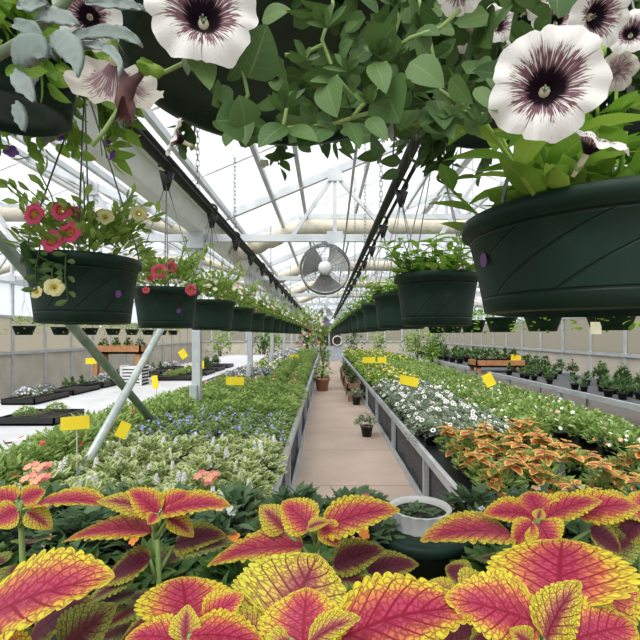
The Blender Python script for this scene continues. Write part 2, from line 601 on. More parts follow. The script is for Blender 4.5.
m = MB()
m.box((-0.32, Y0, -0.1), (0.95, Y1, 0.0))
struct(m.build('floor', 'floor', smooth=False), 'pinkish concrete aisle running down the middle of the greenhouse')
m = MB()
m.box((XL, Y0, -0.12), (-0.32, Y1, -0.005))
m.box((0.95, Y0, -0.12), (XR, Y1, -0.005))
struct(m.build('ground', 'gravel', smooth=False), 'grey gravel ground under the benches')


def wall(name, x, lab):
    s = 1 if x > 0 else -1
    m = MB()
    m.box((min(x, x + s * 0.1), Y0, 0), (max(x, x + s * 0.1), Y1, 1.12))
    w = m.build(name, 'cream_wall', smooth=False)
    struct(w, lab)
    m = MB()
    m.box((x, Y0, 1.18), (x + s * 0.012, Y1, 2.06))
    m.build('panel', 'wallsheet', w, False)
    m = MB()
    m.box((x, Y0, 2.08), (x + s * 0.012, Y1, ZG))
    m.build('upper_panel', 'roof', w, False)
    m = MB()
    m.box((x - 0.05, Y0, 1.10), (x + 0.05, Y1, 1.18))
    m.box((x - 0.05, Y0, 2.05), (x + 0.05, Y1, 2.10))
    m.box((x - 0.08, Y0, ZG - 0.05), (x + 0.08, Y1, ZG + 0.08))
    y = Y0 + 0.65
    while y < Y1:
        m.box((x - 0.035, y - 0.035, 0.0), (x + 0.035, y + 0.035, ZG))
        y += 1.3
    m.build('frame', 'galv', w, False)


wall('wall_left', XL, 'cream side wall with clear panels beyond the pale bench')
wall('wall_right', XR, 'cream side wall with clear panels beyond the black pots')
m = MB()
m.box((XL, Y1, 0), (-0.55, Y1 + 0.1, 1.2))
m.box((1.05, Y1, 0), (XR, Y1 + 0.1, 1.2))
w = m.build('wall_back', 'cream_wall', smooth=False)
struct(w, 'end wall with clear panels at the far end of the aisle')
m = MB()
m.box((XL, Y1, 1.2), (-0.55, Y1 + 0.02, 2.2))
m.box((1.05, Y1, 1.2), (XR, Y1 + 0.02, 2.2))
m.build('panel', 'wallsheet', w, False)
m = MB()
m.box((XL, Y1, 2.2), (XR, Y1 + 0.02, ZG))
for (xa, xb) in ((XL, XG), (XG, XR)):
    xm = (xa + xb) / 2
    zm = ZG + (xb - xa) / 2 * SL
    m.add([(xa, Y1, ZG), (xb, Y1, ZG), (xm, Y1, zm)], [(0, 1, 2)])
m.build('upper_panel', 'roof', w, False)
m = MB()
x = XL
while x <= XR:
    if not (-0.5 < x < 1.0):
        m.box((x - 0.04, Y1 - 0.05, 0), (x + 0.04, Y1 + 0.03, ZG))
    x += 1.06
m.box((XL, Y1 - 0.05, 1.16), (-0.55, Y1 + 0.03, 1.24))
m.box((1.05, Y1 - 0.05, 1.16), (XR, Y1 + 0.03, 1.24))
m.box((XL, Y1 - 0.05, 2.16), (XR, Y1 + 0.03, 2.24))
m.build('frame', 'galv', w, False)
m = MB()
m.box((-0.55, Y1 - 0.02, 0), (1.05, Y1 + 0.05, 2.16))
d = m.build('door_1', 'blue_door', smooth=False)
struct(d, 'pale blue double door closing the far end of the aisle')
m = MB()
m.box((-0.45, Y1 - 0.04, 0.95), (0.20, Y1 - 0.02, 2.0))
m.box((0.30, Y1 - 0.04, 0.95), (0.95, Y1 - 0.02, 2.0))
m.build('pane', 'wallsheet', d, False)
m = MB()
m.box((0.16, Y1 - 0.08, 0.95), (0.20, Y1 - 0.02, 1.15))
m.build('door_handle', 'black', d, False)

# roof sheets (with the thin glazing bars as one frame)
m = MB()
for (xa, xb) in ((XL, XG), (XG, XR)):
    xm = (xa + xb) / 2
    zm = ZG + 0.12 + (xb - xa) / 2 * SL
    m.add([(xa, Y0, ZG + 0.12), (xm, Y0, zm), (xm, Y1, zm), (xa, Y1, ZG + 0.12)], [(0, 1, 2, 3)])
    m.add([(xm, Y0, zm), (xb, Y0, ZG + 0.12), (xb, Y1, ZG + 0.12), (xm, Y1, zm)], [(0, 1, 2, 3)])
ceil = m.build('ceiling', 'roof', smooth=False)
struct(ceil, 'pale clear greenhouse roof of two pitched bays')
m = MB()
for (xa, xb) in ((XL, XG), (XG, XR)):
    xm = (xa + xb) / 2
    zm = ZG + 0.09 + (xb - xa) / 2 * SL
    y = Y0 + 0.3
    while y < Y1:
        m.bar((xa, y, ZG + 0.09), (xm, y, zm), 0.025, 0.03)
        m.bar((xm, y, zm), (xb, y, ZG + 0.09), 0.025, 0.03)
        y += 1.3
    m.bar((xm, Y0, zm), (xm, Y1, zm), 0.1, 0.1)
m.build('glazing_bar', 'white_metal', ceil, False)


def zroof(x):
    if x < XG:
        xm = (XL + XG) / 2
        return ZG + (min(x - XL, XG - x)) * SL
    return ZG + min(x - XG, XR - x) * SL


# purlins
for k, x in enumerate([-6.6, -5.7, -3.7, -2.9, -2.2, -1.2, -0.66, -0.30, 0.56, 1.15, 1.75, 2.4, 3.3, 4.2, 5.1, 6.0]):
    m = MB()
    z = zroof(x) - 0.02
    m.bar((x, Y0, z), (x, Y1, z), 0.045, 0.06)
    o = m.build('roof_beam', 'galv', smooth=False)
    struct(o, 'long roof purlin, %s from the pale bench side' % ORD[k])

# valley gutter
m = MB()
m.add([(XG - 0.16, Y0, ZG + 0.10), (XG - 0.08, Y0, ZG - 0.08), (XG + 0.08, Y0, ZG - 0.08), (XG + 0.16, Y0, ZG + 0.10),
       (XG - 0.16, Y1, ZG + 0.10), (XG - 0.08, Y1, ZG - 0.08), (XG + 0.08, Y1, ZG - 0.08), (XG + 0.16, Y1, ZG + 0.10)],
      [(0, 1, 5, 4), (1, 2, 6, 5), (2, 3, 7, 6)])
m.box((XG - 0.22, Y0, ZG + 0.08), (XG + 0.22, Y1, ZG + 0.11))
struct(m.build('gutter_beam', 'gutter', smooth=False), 'broad pale valley gutter along the row of steel posts')

# posts and trusses
for k, y in enumerate(POSTS):
    m = MB()
    m.box((XG - 0.05, y - 0.05, 0), (XG + 0.05, y + 0.05, ZG - 0.06))
    o = m.build('column', 'galv', smooth=False)
    struct(o, 'grey square steel post under the gutter, %s from the camera' % ORD[k])
    m = MB()
    m.box((XG - 0.07, y - 0.09, 0.70), (XG + 0.02, y - 0.05, 0.98))
    m.box((XG - 0.10, y - 0.10, ZG - 0.28), (XG + 0.10, y + 0.10, ZG - 0.06))
    m.build('bracket', 'galv', o, False)

    m = MB()
    zt = 2.81
    for (xa, xb) in ((XL, XG), (XG, XR)):
        xm = (xa + xb) / 2
        m.bar((xa, y, zt), (xb, y, zt), 0.06, 0.09)
        m.bar((xa, y, ZG - 0.02), (xm, y, zroof(xm) - 0.04), 0.06, 0.09)
        m.bar((xb, y, ZG - 0.02), (xm, y, zroof(xm) - 0.04), 0.06, 0.09)
        # webs
        n = 4
        xs = [xa + (xb - xa) * t for t in (0.205, 0.5, 0.795)]
        for x in xs:
            m.bar((x, y, zt), (x, y, zroof(x) - 0.04), 0.05, 0.05)
        for (xf, xt) in ((0.205, 0.14), (0.205, 0.29), (0.5, 0.36), (0.5, 0.64), (0.795, 0.71), (0.795, 0.86)):
            X1, X2 = xa + (xb - xa) * xf, xa + (xb - xa) * xt
            m.bar((X1, y, zroof(X1) - 0.06), (X2, y, zt), 0.045, 0.045)
        for x in xs:
            m.box((x - 0.09, y - 0.045, zroof(x) - 0.16), (x + 0.09, y - 0.03, zroof(x) - 0.0))
            m.box((x - 0.10, y - 0.045, zt - 0.06), (x + 0.10, y - 0.03, zt + 0.08))
    o = m.build('roof_truss_beam', 'galv', smooth=False)
    struct(o, 'galvanised roof truss across both bays, %s from the camera' % ORD[k])

# rolled curtains on flat-topped frames
for k, y in enumerate([7.0, 10.9, 14.8, 18.7]):
    t = thing('rolled_curtain', 'beige shade curtain rolled up under a flat-topped frame, %s from the camera' % ORD[k], 'curtain', (0, y, 0), 0, 'rolled shade curtains under the roof')
    pts = [(-1.5, 0, 3.02), (-0.40, 0, 3.48), (5.6, 0, 3.48), (6.7, 0, 3.02)]
    m = MB()
    for a, b in zip(pts, pts[1:]):
        m.bar(a, b, 0.06, 0.08)
    m.build('frame', 'galv', t, False)
    m = MB()
    pl = []
    for a, b in zip(pts, pts[1:]):
        for q in range(12):
            p = V(a).lerp(V(b), q / 12)
            pl.append(p + V((0, 0.03 * math.sin(q * 1.9), -0.17 + 0.012 * math.sin(q * 2.3))))
    pl.append(V(pts[-1]) + V((0, 0, -0.17)))
    m.tube(pl, 0.13, 10)
    m.build('fabric_roll', 'curtain', t)
for k, y in enumerate([6.4, 10.3, 14.2]):
    t = thing('rolled_curtain', 'beige shade curtain rolled up over the pale bench, %s from the camera' % ORD[k], 'curtain', (0, y, 0), 0, 'rolled shade curtains under the roof')
    m = MB()
    m.tube([(-7.9, 0, 3.02), (-6.8, 0, 3.35), (-2.9, 0, 3.35), (-1.75, 0, 3.0)], 0.1, 10)
    m.build('fabric_roll', 'curtain', t)
    m = MB()
    for a, b in (((-7.9, 0, 3.12), (-6.8, 0, 3.47)), ((-6.8, 0, 3.47), (-2.9, 0, 3.47)), ((-2.9, 0, 3.47), (-1.75, 0, 3.1))):
        m.bar(a, b, 0.05, 0.06)
    m.build('frame', 'galv', t, False)

# cross braces beside the first basket
def pipe_thing(name, pts, r, mat, lab, cat, flat=False):
    m = MB()
    m.tube(pts, r, 12)
    o = m.build(name, mat)
    return tag(o, lab, cat)


pipe_thing('brace_pipe', [(XG + 0.075, 1.70, 0.02), (XG + 0.075, 5.42, 2.56)], 0.03, 'pale_pipe', 'pale slanting brace pipe rising from the near flowers to the post', 'pipe')
pipe_thing('brace_pipe', [(XG - 0.08, 1.68, 2.48), (XG - 0.08, 5.45, -0.0)], 0.034, 'green_pipe', 'dull green brace pipe slanting down behind the pale one', 'pipe')

# overhead basket pipes with chains
PZ = 2.5
for (x, lab, ch) in ((-0.84, 'dark overhead pipe carrying the baskets of pink and white flowers', (2.9, 4.1, 6.8, 10.7)), (0.42, 'dark overhead pipe carrying the baskets of lime green foliage', (3.3, 4.6, 6.2, 10.1, 14))):
    t = thing('overhead_pipe', lab, 'pipe', (x, 0, PZ))
    m = MB()
    m.tube([(0, -2.5, 0.0), (0, 24, 0.0)], 0.028, 10)
    m.build('pipe', 'dark_pipe', t)
    m = MB()
    m.tube([(0.055, -2.5, -0.01), (0.055, 24, -0.01)], 0.012, 8)
    m.build('water_line', 'black', t)
    for y in ch:
        m = MB()
        ztop = zroof(x) - PZ - 0.02
        z = 0.02
        q = 0
        while z < ztop:
            a, b = (0.010, 0) if q % 2 else (0, 0.010)
            m.tube([(-a, y - b, z), (-a, y - b, z + 0.045), (a, y + b, z + 0.045), (a, y + b, z), (-a, y - b, z)], 0.003, 4, caps=False)
            z += 0.038
            q += 1
        m.build('chain', 'wire', t)
pipe_thing('conduit_pipe', [(0.10, -2, 2.66), (0.10, 26, 2.66)][:1] + [(0.62, 26, 2.95)], 0.01, 'galv', 'thin conduit running along the roof above the aisle', 'pipe')


# circulation fans
def fan(y, z, r, lab):
    t = thing('circulation_fan', lab, 'fan', (0.0, y, z), 0, 'ceiling circulation fans over the aisle')
    m = MB()
    for q in (-0.09, 0.09):
        m.tube([(r * math.cos(a), q, r * math.sin(a)) for a in [2 * PI * j / 40 for j in range(41)]], 0.009, 6, caps=False)
    m.tube([(r * math.cos(a), 0, r * math.sin(a)) for a in [2 * PI * j / 40 for j in range(41)]], 0.006, 6, caps=False)
    for q in range(6):
        rr = r * (0.3 + 0.13 * q)
        m.tube([(rr * math.cos(a), -0.09, rr * math.sin(a)) for a in [2 * PI * j / 32 for j in range(33)]], 0.002, 4, caps=False)
    for q in range(20):
        a = 2 * PI * q / 20
        m.tube([(0.08 * math.cos(a), -0.10, 0.08 * math.sin(a)), (r * math.cos(a), -0.09, r * math.sin(a)), (r * math.cos(a), 0.09, r * math.sin(a)), (0.08 * math.cos(a), 0.10, 0.08 * math.sin(a))], 0.0022, 4)
    m.build('guard', 'wire', t)
    m = MB()
    prof = [(0.001, -0.17), (0.07, -0.165), (0.085, -0.13), (0.085, -0.05), (0.06, 0.06), (0.001, 0.065)]
    n = 24
    vs, fs = [], []
    for (rr, yy) in prof:
        for j in range(n):
            a = 2 * PI * j / n
            vs.append((rr * math.cos(a), yy, rr * math.sin(a)))
    for i in range(len(prof) - 1):
        for j in range(n):
            fs.append((i * n + j, i * n + (j + 1) % n, (i + 1) * n + (j + 1) % n, (i + 1) * n + j))
    m.add(vs, fs)
    m.build('motor', 'white_metal', t)
    for q in range(3):
        m = MB()
        a0 = 2 * PI * q / 3 + 0.5
        vs, fs = [], []
        for i in range(7):
            rr = 0.07 + (r * 0.93 - 0.07) * i / 6
            for j in range(7):
                s_ = (j / 6 - 0.5)
                a = a0 + s_ * 1.45 + 0.15 * i / 6
                vs.append((rr * math.cos(a), s_ * 0.09, rr * math.sin(a)))
        for i in range(6):
            for j in range(6):
                fs.append((i * 7 + j, i * 7 + j + 1, i * 7 + j + 8, i * 7 + j + 7))
        m.add(vs, fs)
        m.build('blade', 'fan_metal', t)
    m = MB()
    ztop = 2.81 - z
    m.bar((0, 0, r * 0.99), (0, 0, ztop - 0.04), 0.075, 0.02, up=(0, 1, 0))
    m.tube([(-0.12, 0.0, r * 0.95), (-0.17, 0, r + 0.06), (-0.08, -0.02, r + 0.08), (-0.2, 0, r + 0.13)], 0.012, 6)
    m.build('bracket', 'galv', t)


fan(5.5, 2.42, 0.305, 'large caged fan hung over the aisle from the nearest truss')
fan(17.2, 2.36, 0.29, 'small distant caged fan hung far down the aisle')


# ------------------------------------------------------------------ benches
def bench(name, lab, x0, x1, z, y0, y1, top, skirt_side=None, legs=True):
    t = thing(name, lab, 'bench', ((x0 + x1) / 2, y0, 0))
    cx = (x0 + x1) / 2
    a, b = x0 - cx, x1 - cx
    L = y1 - y0
    m = MB()
    m.box((a + 0.03, 0.03, z - 0.05), (b - 0.03, L - 0.03, z - 0.005))
    m.build('bench_top', top, t, False)
    m = MB()
    for xx in (a, b):
        m.box((xx - 0.02, 0, z - 0.05), (xx + 0.02, L, z + 0.025))
    m.box((a, -0.02, z - 0.05), (b, 0.02, z + 0.025))
    m.box((a, L - 0.02, z - 0.05), (b, L + 0.02, z + 0.025))
    m.build('rail', 'galv', t, False)
    yy = 0.15
    while yy < L:
        for xx in (a + 0.02, b - 0.02):
            m = MB()
            m.box((xx - 0.025, yy - 0.025, -0.0), (xx + 0.025, yy + 0.025, z - 0.05))
            m.build('leg', 'galv', t, False)
        yy += 1.95
    if skirt_side:
        xx = a + 0.06 if skirt_side < 0 else b - 0.06
        m = MB()
        n = 160
        vs, fs = [], []
        for i in range(n + 1):
            o = 0.012 * math.sin(i * 1.3) + 0.008 * math.sin(i * 3.1)
            for j, zz in enumerate((0.0, z * 0.3, z * 0.65, z - 0.05)):
                vs.append((xx + o * (1 - j / 3), L * i / n, zz))
        for i in range(n):
            for j in range(3):
                fs.append((i * 4 + j, i * 4 + j + 1, (i + 1) * 4 + j + 1, (i + 1) * 4 + j))
        m.add(vs, fs)
        m.build('skirt', 'skirt', t)
        m = MB()
        xo = a if skirt_side < 0 else b
        m.box((xo - 0.02, 0, 0.0), (xo + 0.02, L, 0.05))
        m.build('floor_rail', 'galv', t, False)
    return t


bench('plant_bench', 'long bench of green and blue flowering plants on the post side of the aisle', -2.15, -0.33, 0.60, 2.05, 24.0, 'black', 1)
bench('plant_bench', 'long low bench of white flowers and coleus with charcoal skirt', 0.93, 3.2, 0.50, 2.05, 24.0, 'black', -1)
bench('plant_bench', 'pale-topped bench with black trays beyond the cross braces', -4.4, -2.40, 0.68, 3.0, 20.0, 'benchtop')
bench('plant_bench', 'grey bench of black nursery pots near the cream wall', 3.75, 5.4, 0.74, 3.0, 20.0, 'skirt')


# ------------------------------------------------------------------ plant prototypes
def dome(mb, n, Rr, H, ll, lw, z0=0.0, prof='ovate', nv=3, up=0.5, mat=0, fold=0.25, low=0.15, trail=0.0):
    for i in range(n):
        a = R.uniform(0, 2 * PI)
        q = math.sqrt(R.random())
        r = Rr * q
        top = H * (1 - q * q * 0.75)
        z = z0 + top * (low + (1 - low) * R.random() ** 0.45)
        if trail and q > 0.8 and R.random() < trail:
            z = z0 - R.random() * H * 0.7
        out = V((math.cos(a), math.sin(a), 0))
        d = (out * (0.35 + q) + V((0, 0, up)) + rv(0.55)).normalized()
        L = ll * R.uniform(0.65, 1.15)
        b = V((r * math.cos(a), r * math.sin(a), z)) - d * L * 0.4
        sd = d.cross(V((0, 0, 1)) + rv(0.4))
        if sd.length < 1e-3:
            sd = V((1, 0, 0))
        mb.leaf(b, b + d * L, sd, lw * R.uniform(0.8, 1.15), prof, nv, 2, fold, R.uniform(0, 0.3), mat=mat)


def dome_flowers(mb, n, Rr, H, fr, z0=0.0, petals=5, mats=(0,), eye=None, eye_r=0.3, raise_=0.0, notch=0.3):
    for i in range(n):
        a = R.uniform(0, 2 * PI)
        q = math.sqrt(R.random()) * 0.98
        z = z0 + H * (1 - q * q * 0.75) * R.uniform(0.92, 1.08) + raise_
        out = V((math.cos(a) * q, math.sin(a) * q, 0.8)) + rv(0.35) + V((0, -0.35, 0))
        mb.floret((Rr * q * math.cos(a), Rr * q * math.sin(a), z), out, fr * R.uniform(0.8, 1.15), petals, R.choice(mats), eye, eye_r, notch=notch)


def smallpot(r=0.06, h=0.09):
    m = MB()
    m.lathe([(r * 0.75, 0, 0), (r * 0.98, h * 0.86, 0.8), (r * 1.06, h * 0.86, 0.8), (r * 1.06, h, 1), (r * 0.98, h, 1), (r * 0.95, h * 0.85, 1), (0.001, h * 0.85, 1)], 14)
    return m.mesh('pot', 'black')


KIND = {}


def proto(key, n_var, fn):
    KIND[key] = [fn() for _ in range(n_var)]


POTM = smallpot()
POTG = MB()
POTG.lathe([(0.055, 0, 0), (0.075, 0.11, 0.85), (0.08, 0.11, 0.85), (0.08, 0.125, 1), (0.074, 0.125, 1), (0.07, 0.11, 1), (0.001, 0.11, 1)], 18)
POTG = POTG.mesh('pot', 'pot')


def simple(leafs, flowers=None, fmat=('white_fl',), leafmat_='mid_leaf', pot=POTM):
    f = MB()
    leafs(f)
    parts = [('pot', pot), ('foliage', f.mesh('foliage', leafmat_))]
    if flowers:
        g = MB()
        flowers(g)
        parts.append(('blossoms', g.mesh('blossoms', list(fmat))))
    return parts


def spikes(g):
    for i in range(2):
        a, q = R.uniform(0, 6.28), R.random() * 0.11
        c = V((q * math.cos(a), q * math.sin(a), 0.17))
        for k in range(26):
            t = k / 26
            b = k * 2.4
            g.floret(c + V((0.018 * (1 - t * 0.8) * math.cos(b), 0.018 * (1 - t * 0.8) * math.sin(b), t * 0.055)), V((math.cos(b), math.sin(b), 0.7)), 0.009, 5)


def coleus_far():
    f = MB()
    s = MB()
    for ps in range(3):
        a0, q0 = ps * 2.1 + R.uniform(-.4, .4), R.uniform(0.05, 0.10)
        c = V((q0 * math.cos(a0), q0 * math.sin(a0), (0.30, 0.25, 0.20)[ps] + R.uniform(-0.03, 0.04)))
        s.tube([(0.01 * math.cos(a0), 0.01 * math.sin(a0), 0.09), (c.x * 0.8, c.y * 0.8, c.z * 0.7), c], [0.006, 0.005, 0.003], 6)
        for tier in range(3):
            for k in range((2, 4, 3)[tier]):
                a = a0 + tier * 0.8 + k * (PI if tier < 1 else PI / 2) + R.uniform(-0.2, 0.2)
                L = (0.05, 0.105, 0.12)[tier] * R.uniform(0.85, 1.15)
                d = V((math.cos(a), math.sin(a), 0.38 - 0.22 * tier)).normalized()
                b = c + V((0, 0, -0.03 * tier))
                f.leaf(b, b + d * L, d.cross(V((0, 0, 1)) + rv(.15)), L * 0.36, 'cord', 14, 6, 0.15, 0.22, scal=(7, 0.2))
    g = MB()
    dome(g, 170, 0.17, 0.17, 0.065, 0.013, 0.08, 'lance', 3, 1.0)
    return [('pot', POTG), ('foliage', f.mesh('foliage', 'col_far')), ('stem', s.mesh('stem', 'stem')), ('undergrowth', g.mesh('undergrowth', 'mid_leaf'))]


proto('lobelia', 3, lambda: simple(lambda f: dome(f, 210, 0.16, 0.15, 0.045, 0.012, 0.07, 'lance', 2), lambda g: dome_flowers(g, 34, 0.15, 0.155, 0.013, 0.07, 5, (0,), 1, 0.3), ('blue_fl', 'white_fl')))
proto('variegated', 3, lambda: simple(lambda f: dome(f, 190, 0.18, 0.15, 0.058, 0.022, 0.07, 'ovate', 4, 0.7, fold=0.1), spikes, ('white_fl',), 'var_leaf'))
proto('feathery', 3, lambda: simple(lambda f: dome(f, 300, 0.16, 0.15, 0.05, 0.008, 0.07, 'lance', 2, 0.9), lambda g: dome_flowers(g, 4, 0.14, 0.155, 0.014, 0.075, 6, (0,)), ('red_fl',)))
proto('green', 3, lambda: simple(lambda f: dome(f, 260, 0.17, 0.15, 0.048, 0.012, 0.07, 'lance', 2, 0.8)))
proto('greenred', 2, lambda: simple(lambda f: dome(f, 240, 0.17, 0.14, 0.05, 0.014, 0.07, 'lance', 2, 0.8), lambda g: dome_flowers(g, 4, 0.15, 0.15, 0.02, 0.075, 5, (0, 1)), ('red_fl', 'pink_fl')))
proto('lavender', 2, lambda: simple(lambda f: dome(f, 170, 0.17, 0.13, 0.05, 0.016, 0.07, 'lance', 2), lambda g: dome_flowers(g, 60, 0.16, 0.14, 0.016, 0.07, 5, (0, 1)), ('lav_fl', 'white_fl'), 'blue_leaf'))
proto('alyssum', 2, lambda: simple(lambda f: dome(f, 170, 0.17, 0.12, 0.05, 0.016, 0.07, 'lance', 2), lambda g: dome_flowers(g, 60, 0.16, 0.13, 0.018, 0.07, 5, (0, 1)), ('white_fl', 'cream_fl'), 'lime_leaf'))
proto('begonia', 2, lambda: simple(lambda f: dome(f, 70, 0.13, 0.14, 0.08, 0.03, 0.07, 'ovate', 4), lambda g: [g.floret(V((R.uniform(-.05, .05), R.uniform(-.08, .0), 0.23 + k * .006)), V((0, -0.5, 1)) + rv(.3), 0.045 - k * 0.004, 6, R.choice((0, 1)), cup=0.3) for k in range(8)], ('peach_fl', 'pink_fl'), 'mid_leaf'))
proto('eyepetunia', 4, lambda: simple(lambda f: dome(f, 190, 0.17, 0.14, 0.05, 0.014, 0.07, 'lance', 2, 0.5, trail=0.3), lambda g: dome_flowers(g, 10, 0.19, 0.16, 0.024, 0.07, 5, (0,), 1, 0.42, 0.014, 0.12), ('white_fl', 'dark_eye'), 'blue_leaf'))
proto('coleus', 4, coleus_far)
proto('mixedgreen', 3, lambda: simple(lambda f: dome(f, 200, 0.18, 0.17, 0.06, 0.014, 0.07, 'lance', 2, 0.9), lambda g: dome_flowers(g, 8, 0.16, 0.17, 0.017, 0.08, 5, (0, 1, 2)), ('white_fl', 'peach_fl', 'cream_fl'), 'mid_leaf'))
proto('limemix', 3, lambda: simple(lambda f: dome(f, 190, 0.18, 0.15, 0.06, 0.018, 0.07, 'lance', 2, 0.8), lambda g: dome_flowers(g, 22, 0.17, 0.16, 0.018, 0.07, 5, (0, 1, 2)), ('cream_fl', 'yell_fl', 'peach_fl'), 'lime_leaf'))
proto('seedling', 3, lambda: simple(lambda f: dome(f, 34, 0.07, 0.16, 0.09, 0.014, 0.08, 'lance', 3, 1.2), None, (), 'dark_leaf'))
proto('shrublet', 3, lambda: simple(lambda f: dome(f, 110, 0.12, 0.30, 0.08, 0.02, 0.08, 'lance', 3, 1.0, low=0.1), None, (), 'pet_leaf'))

PLANTNAME = {}


def plant(key, name, lab, x, y, z, group, sc=1.0, cat='plant', pot=True, var=None, rz=None):
    parts = KIND[key][R.randrange(len(KIND[key])) if var is None else var]
    t = thing(name, lab, cat, (x, y, z), R.uniform(0, 6.28) if rz is None else rz, group)
    t.scale = (sc, sc, sc)
    for (pn, me) in parts:
        if pn == 'pot' and not pot:
            continue
        put(pn, me, t)
    return t


def block(key, name, what, x0, x1, y0, y1, z, dx, dy, group, where, sc=1.0, keep=1.0, from_aisle=1, skip=None):
    """grid of single plants; rows counted away from the camera, places counted from the aisle"""
    nx = max(1, int(round((x1 - x0) / dx)))
    ny = max(1, int(round((y1 - y0) / dy)))
    for j in range(ny):
        for i in range(nx):
            k = i if from_aisle > 0 else nx - 1 - i
            x = x0 + (i + 0.5) * (x1 - x0) / nx + R.uniform(-0.02, 0.02)
            y = y0 + (j + 0.5) * (y1 - y0) / ny + R.uniform(-0.02, 0.02)
            if skip and skip(x, y):
                continue
            if keep < 1 and R.random() > keep:
                continue
            plant(key, name, '%s, %s from aisle, row %d of %s' % (what, ORD[min(k, 29)], j + 1, where), x, y, z, group, sc * R.uniform(0.9, 1.12))


def nopost(x, y):
    return any(abs(y - p) < 0.24 + 0.008 * y and abs(x - XG) < 0.26 + 0.008 * y for p in POSTS)


ZL, ZR = 0.597, 0.497
# bench beside the posts (aisle is at its +x edge)
block('variegated', 'variegated_plant', 'cream and green variegated plant', -1.72, -0.34, 2.12, 3.55, ZL, 0.26, 0.25, 'variegated plants at the near bench end', 'the near end', 1.05, from_aisle=-1)
block('feathery', 'marigold_plant', 'feathery plant with red flowers', -2.12, -1.74, 2.2, 4.6, ZL, 0.2, 0.24, 'feathery plants with red flowers', 'the pale pipe block', 1.45, from_aisle=-1, skip=nopost)
block('lobelia', 'lobelia_plant', 'blue flowered bushy plant', -1.72, -0.34, 3.55, 4.75, ZL, 0.26, 0.24, 'blue flowered plants across the bench', 'the blue band', 1.0, from_aisle=-1)
block('green', 'leafy_plant', 'fine leaved green bedding plant', -2.12, -0.34, 4.75, 7.1, ZL, 0.28, 0.29, 'green bedding plants by the nearest post', 'nearest post block', 1.2, from_aisle=-1, skip=nopost)
block('greenred', 'bedding_plant', 'green plant with scattered red flowers', -2.12, -0.34, 7.1, 8.6, ZL, 0.34, 0.37, 'green plants with scattered red flowers', 'the red-dotted band', 1.15, from_aisle=-1, skip=nopost)
block('lavender', 'lavender_plant', 'pale lavender flowered plant', -2.12, -1.2, 8.6, 10.6, ZL, 0.34, 0.36, 'pale lavender plants by the second post', 'the lavender band', 1.15, from_aisle=-1, skip=nopost)
block('green', 'leafy_plant', 'fine leaved green bedding plant', -1.2, -0.34, 8.6, 12.2, ZL, 0.36, 0.38, 'green bedding plants by the aisle edge', 'the middle strip', 1.2, from_aisle=-1)
block('alyssum', 'alyssum_plant', 'cream and white flowered plant', -2.12, -1.2, 10.6, 14.6, ZL, 0.42, 0.45, 'cream and white flowered plants', 'the cream band', 1.3, from_aisle=-1, skip=nopost)
block('green', 'leafy_plant', 'dense green bedding plant', -1.2, -0.42, 12.2, 23.8, ZL, 0.42, 0.5, 'green bedding plants toward the end wall', 'the far strip', 1.4, from_aisle=-1)
block('lavender', 'lavender_plant', 'mauve flowered plant', -2.12, -1.2, 14.6, 23.8, ZL, 0.46, 0.55, 'mauve flowered plants toward the end wall', 'the far mauve strip', 1.45, from_aisle=-1, skip=nopost)
for (x, y, w) in ((-0.62, 2.36, 'peach begonia by the aisle among variegated leaves'), (-1.62, 2.52, 'salmon pink begonia at the foot of the pale pipe'), (-1.50, 2.32, 'coral begonia in the near corner by the pale pipe')):
    plant('begonia', 'begonia_plant', w, x, y, ZL + 0.03, None, 0.9, 'plant', True, 0, 0)

# low bench on the other side (aisle at its -x edge)
block('coleus', 'coleus_plant', 'orange and yellow leaved coleus', 1.0, 1.98, 3.45, 4.25, ZR, 0.33, 0.33, 'orange coleus on the low bench', 'the back coleus rows', 1.0)
block('coleus', 'coleus_plant', 'orange and yellow leaved coleus', 1.28, 2.45, 2.35, 3.45, ZR, 0.36, 0.33, 'orange coleus on the low bench', 'the front coleus rows', 1.0)
block('coleus', 'coleus_plant', 'orange coleus near the rail', 1.0, 1.28, 2.75, 3.45, ZR, 0.25, 0.25, 'orange coleus on the low bench', 'the edge rows', 1.0)
block('mixedgreen', 'grassy_plant', 'grassy green plant with pale flowers', 2.45, 3.15, 3.1, 4.5, ZR, 0.28, 0.28, 'grassy plants behind the coleus', 'the grassy corner', 1.1)
block('eyepetunia', 'petunia_plant', 'white petunia with dark-eyed flowers', 0.97, 1.95, 4.3, 8.6, ZR, 0.27, 0.28, 'white dark-eyed petunias along the rail', 'the white petunia bed', 1.1)
block('mixedgreen', 'grassy_plant', 'loose green plant with pale flowers', 1.98, 3.15, 4.4, 8.6, ZR, 0.3, 0.33, 'loose green plants beyond the white petunias', 'the green bed', 1.2)
block('limemix', 'lime_flower_plant', 'lime plant with cream and yellow flowers', 0.97, 1.95, 8.6, 14.5, ZR, 0.34, 0.42, 'lime and cream flowered plants', 'the lime bed', 1.3)
block('green', 'leafy_plant', 'plain green bedding plant', 1.95, 3.15, 8.6, 14.5, ZR, 0.4, 0.48, 'green plants beside the lime bed', 'the plain green bed', 1.4)
block('limemix', 'lime_flower_plant', 'distant lime and cream plant', 1.0, 3.1, 14.5, 23.5, ZR, 0.5, 0.62, 'distant lime and cream plants', 'the far low bench', 1.6)

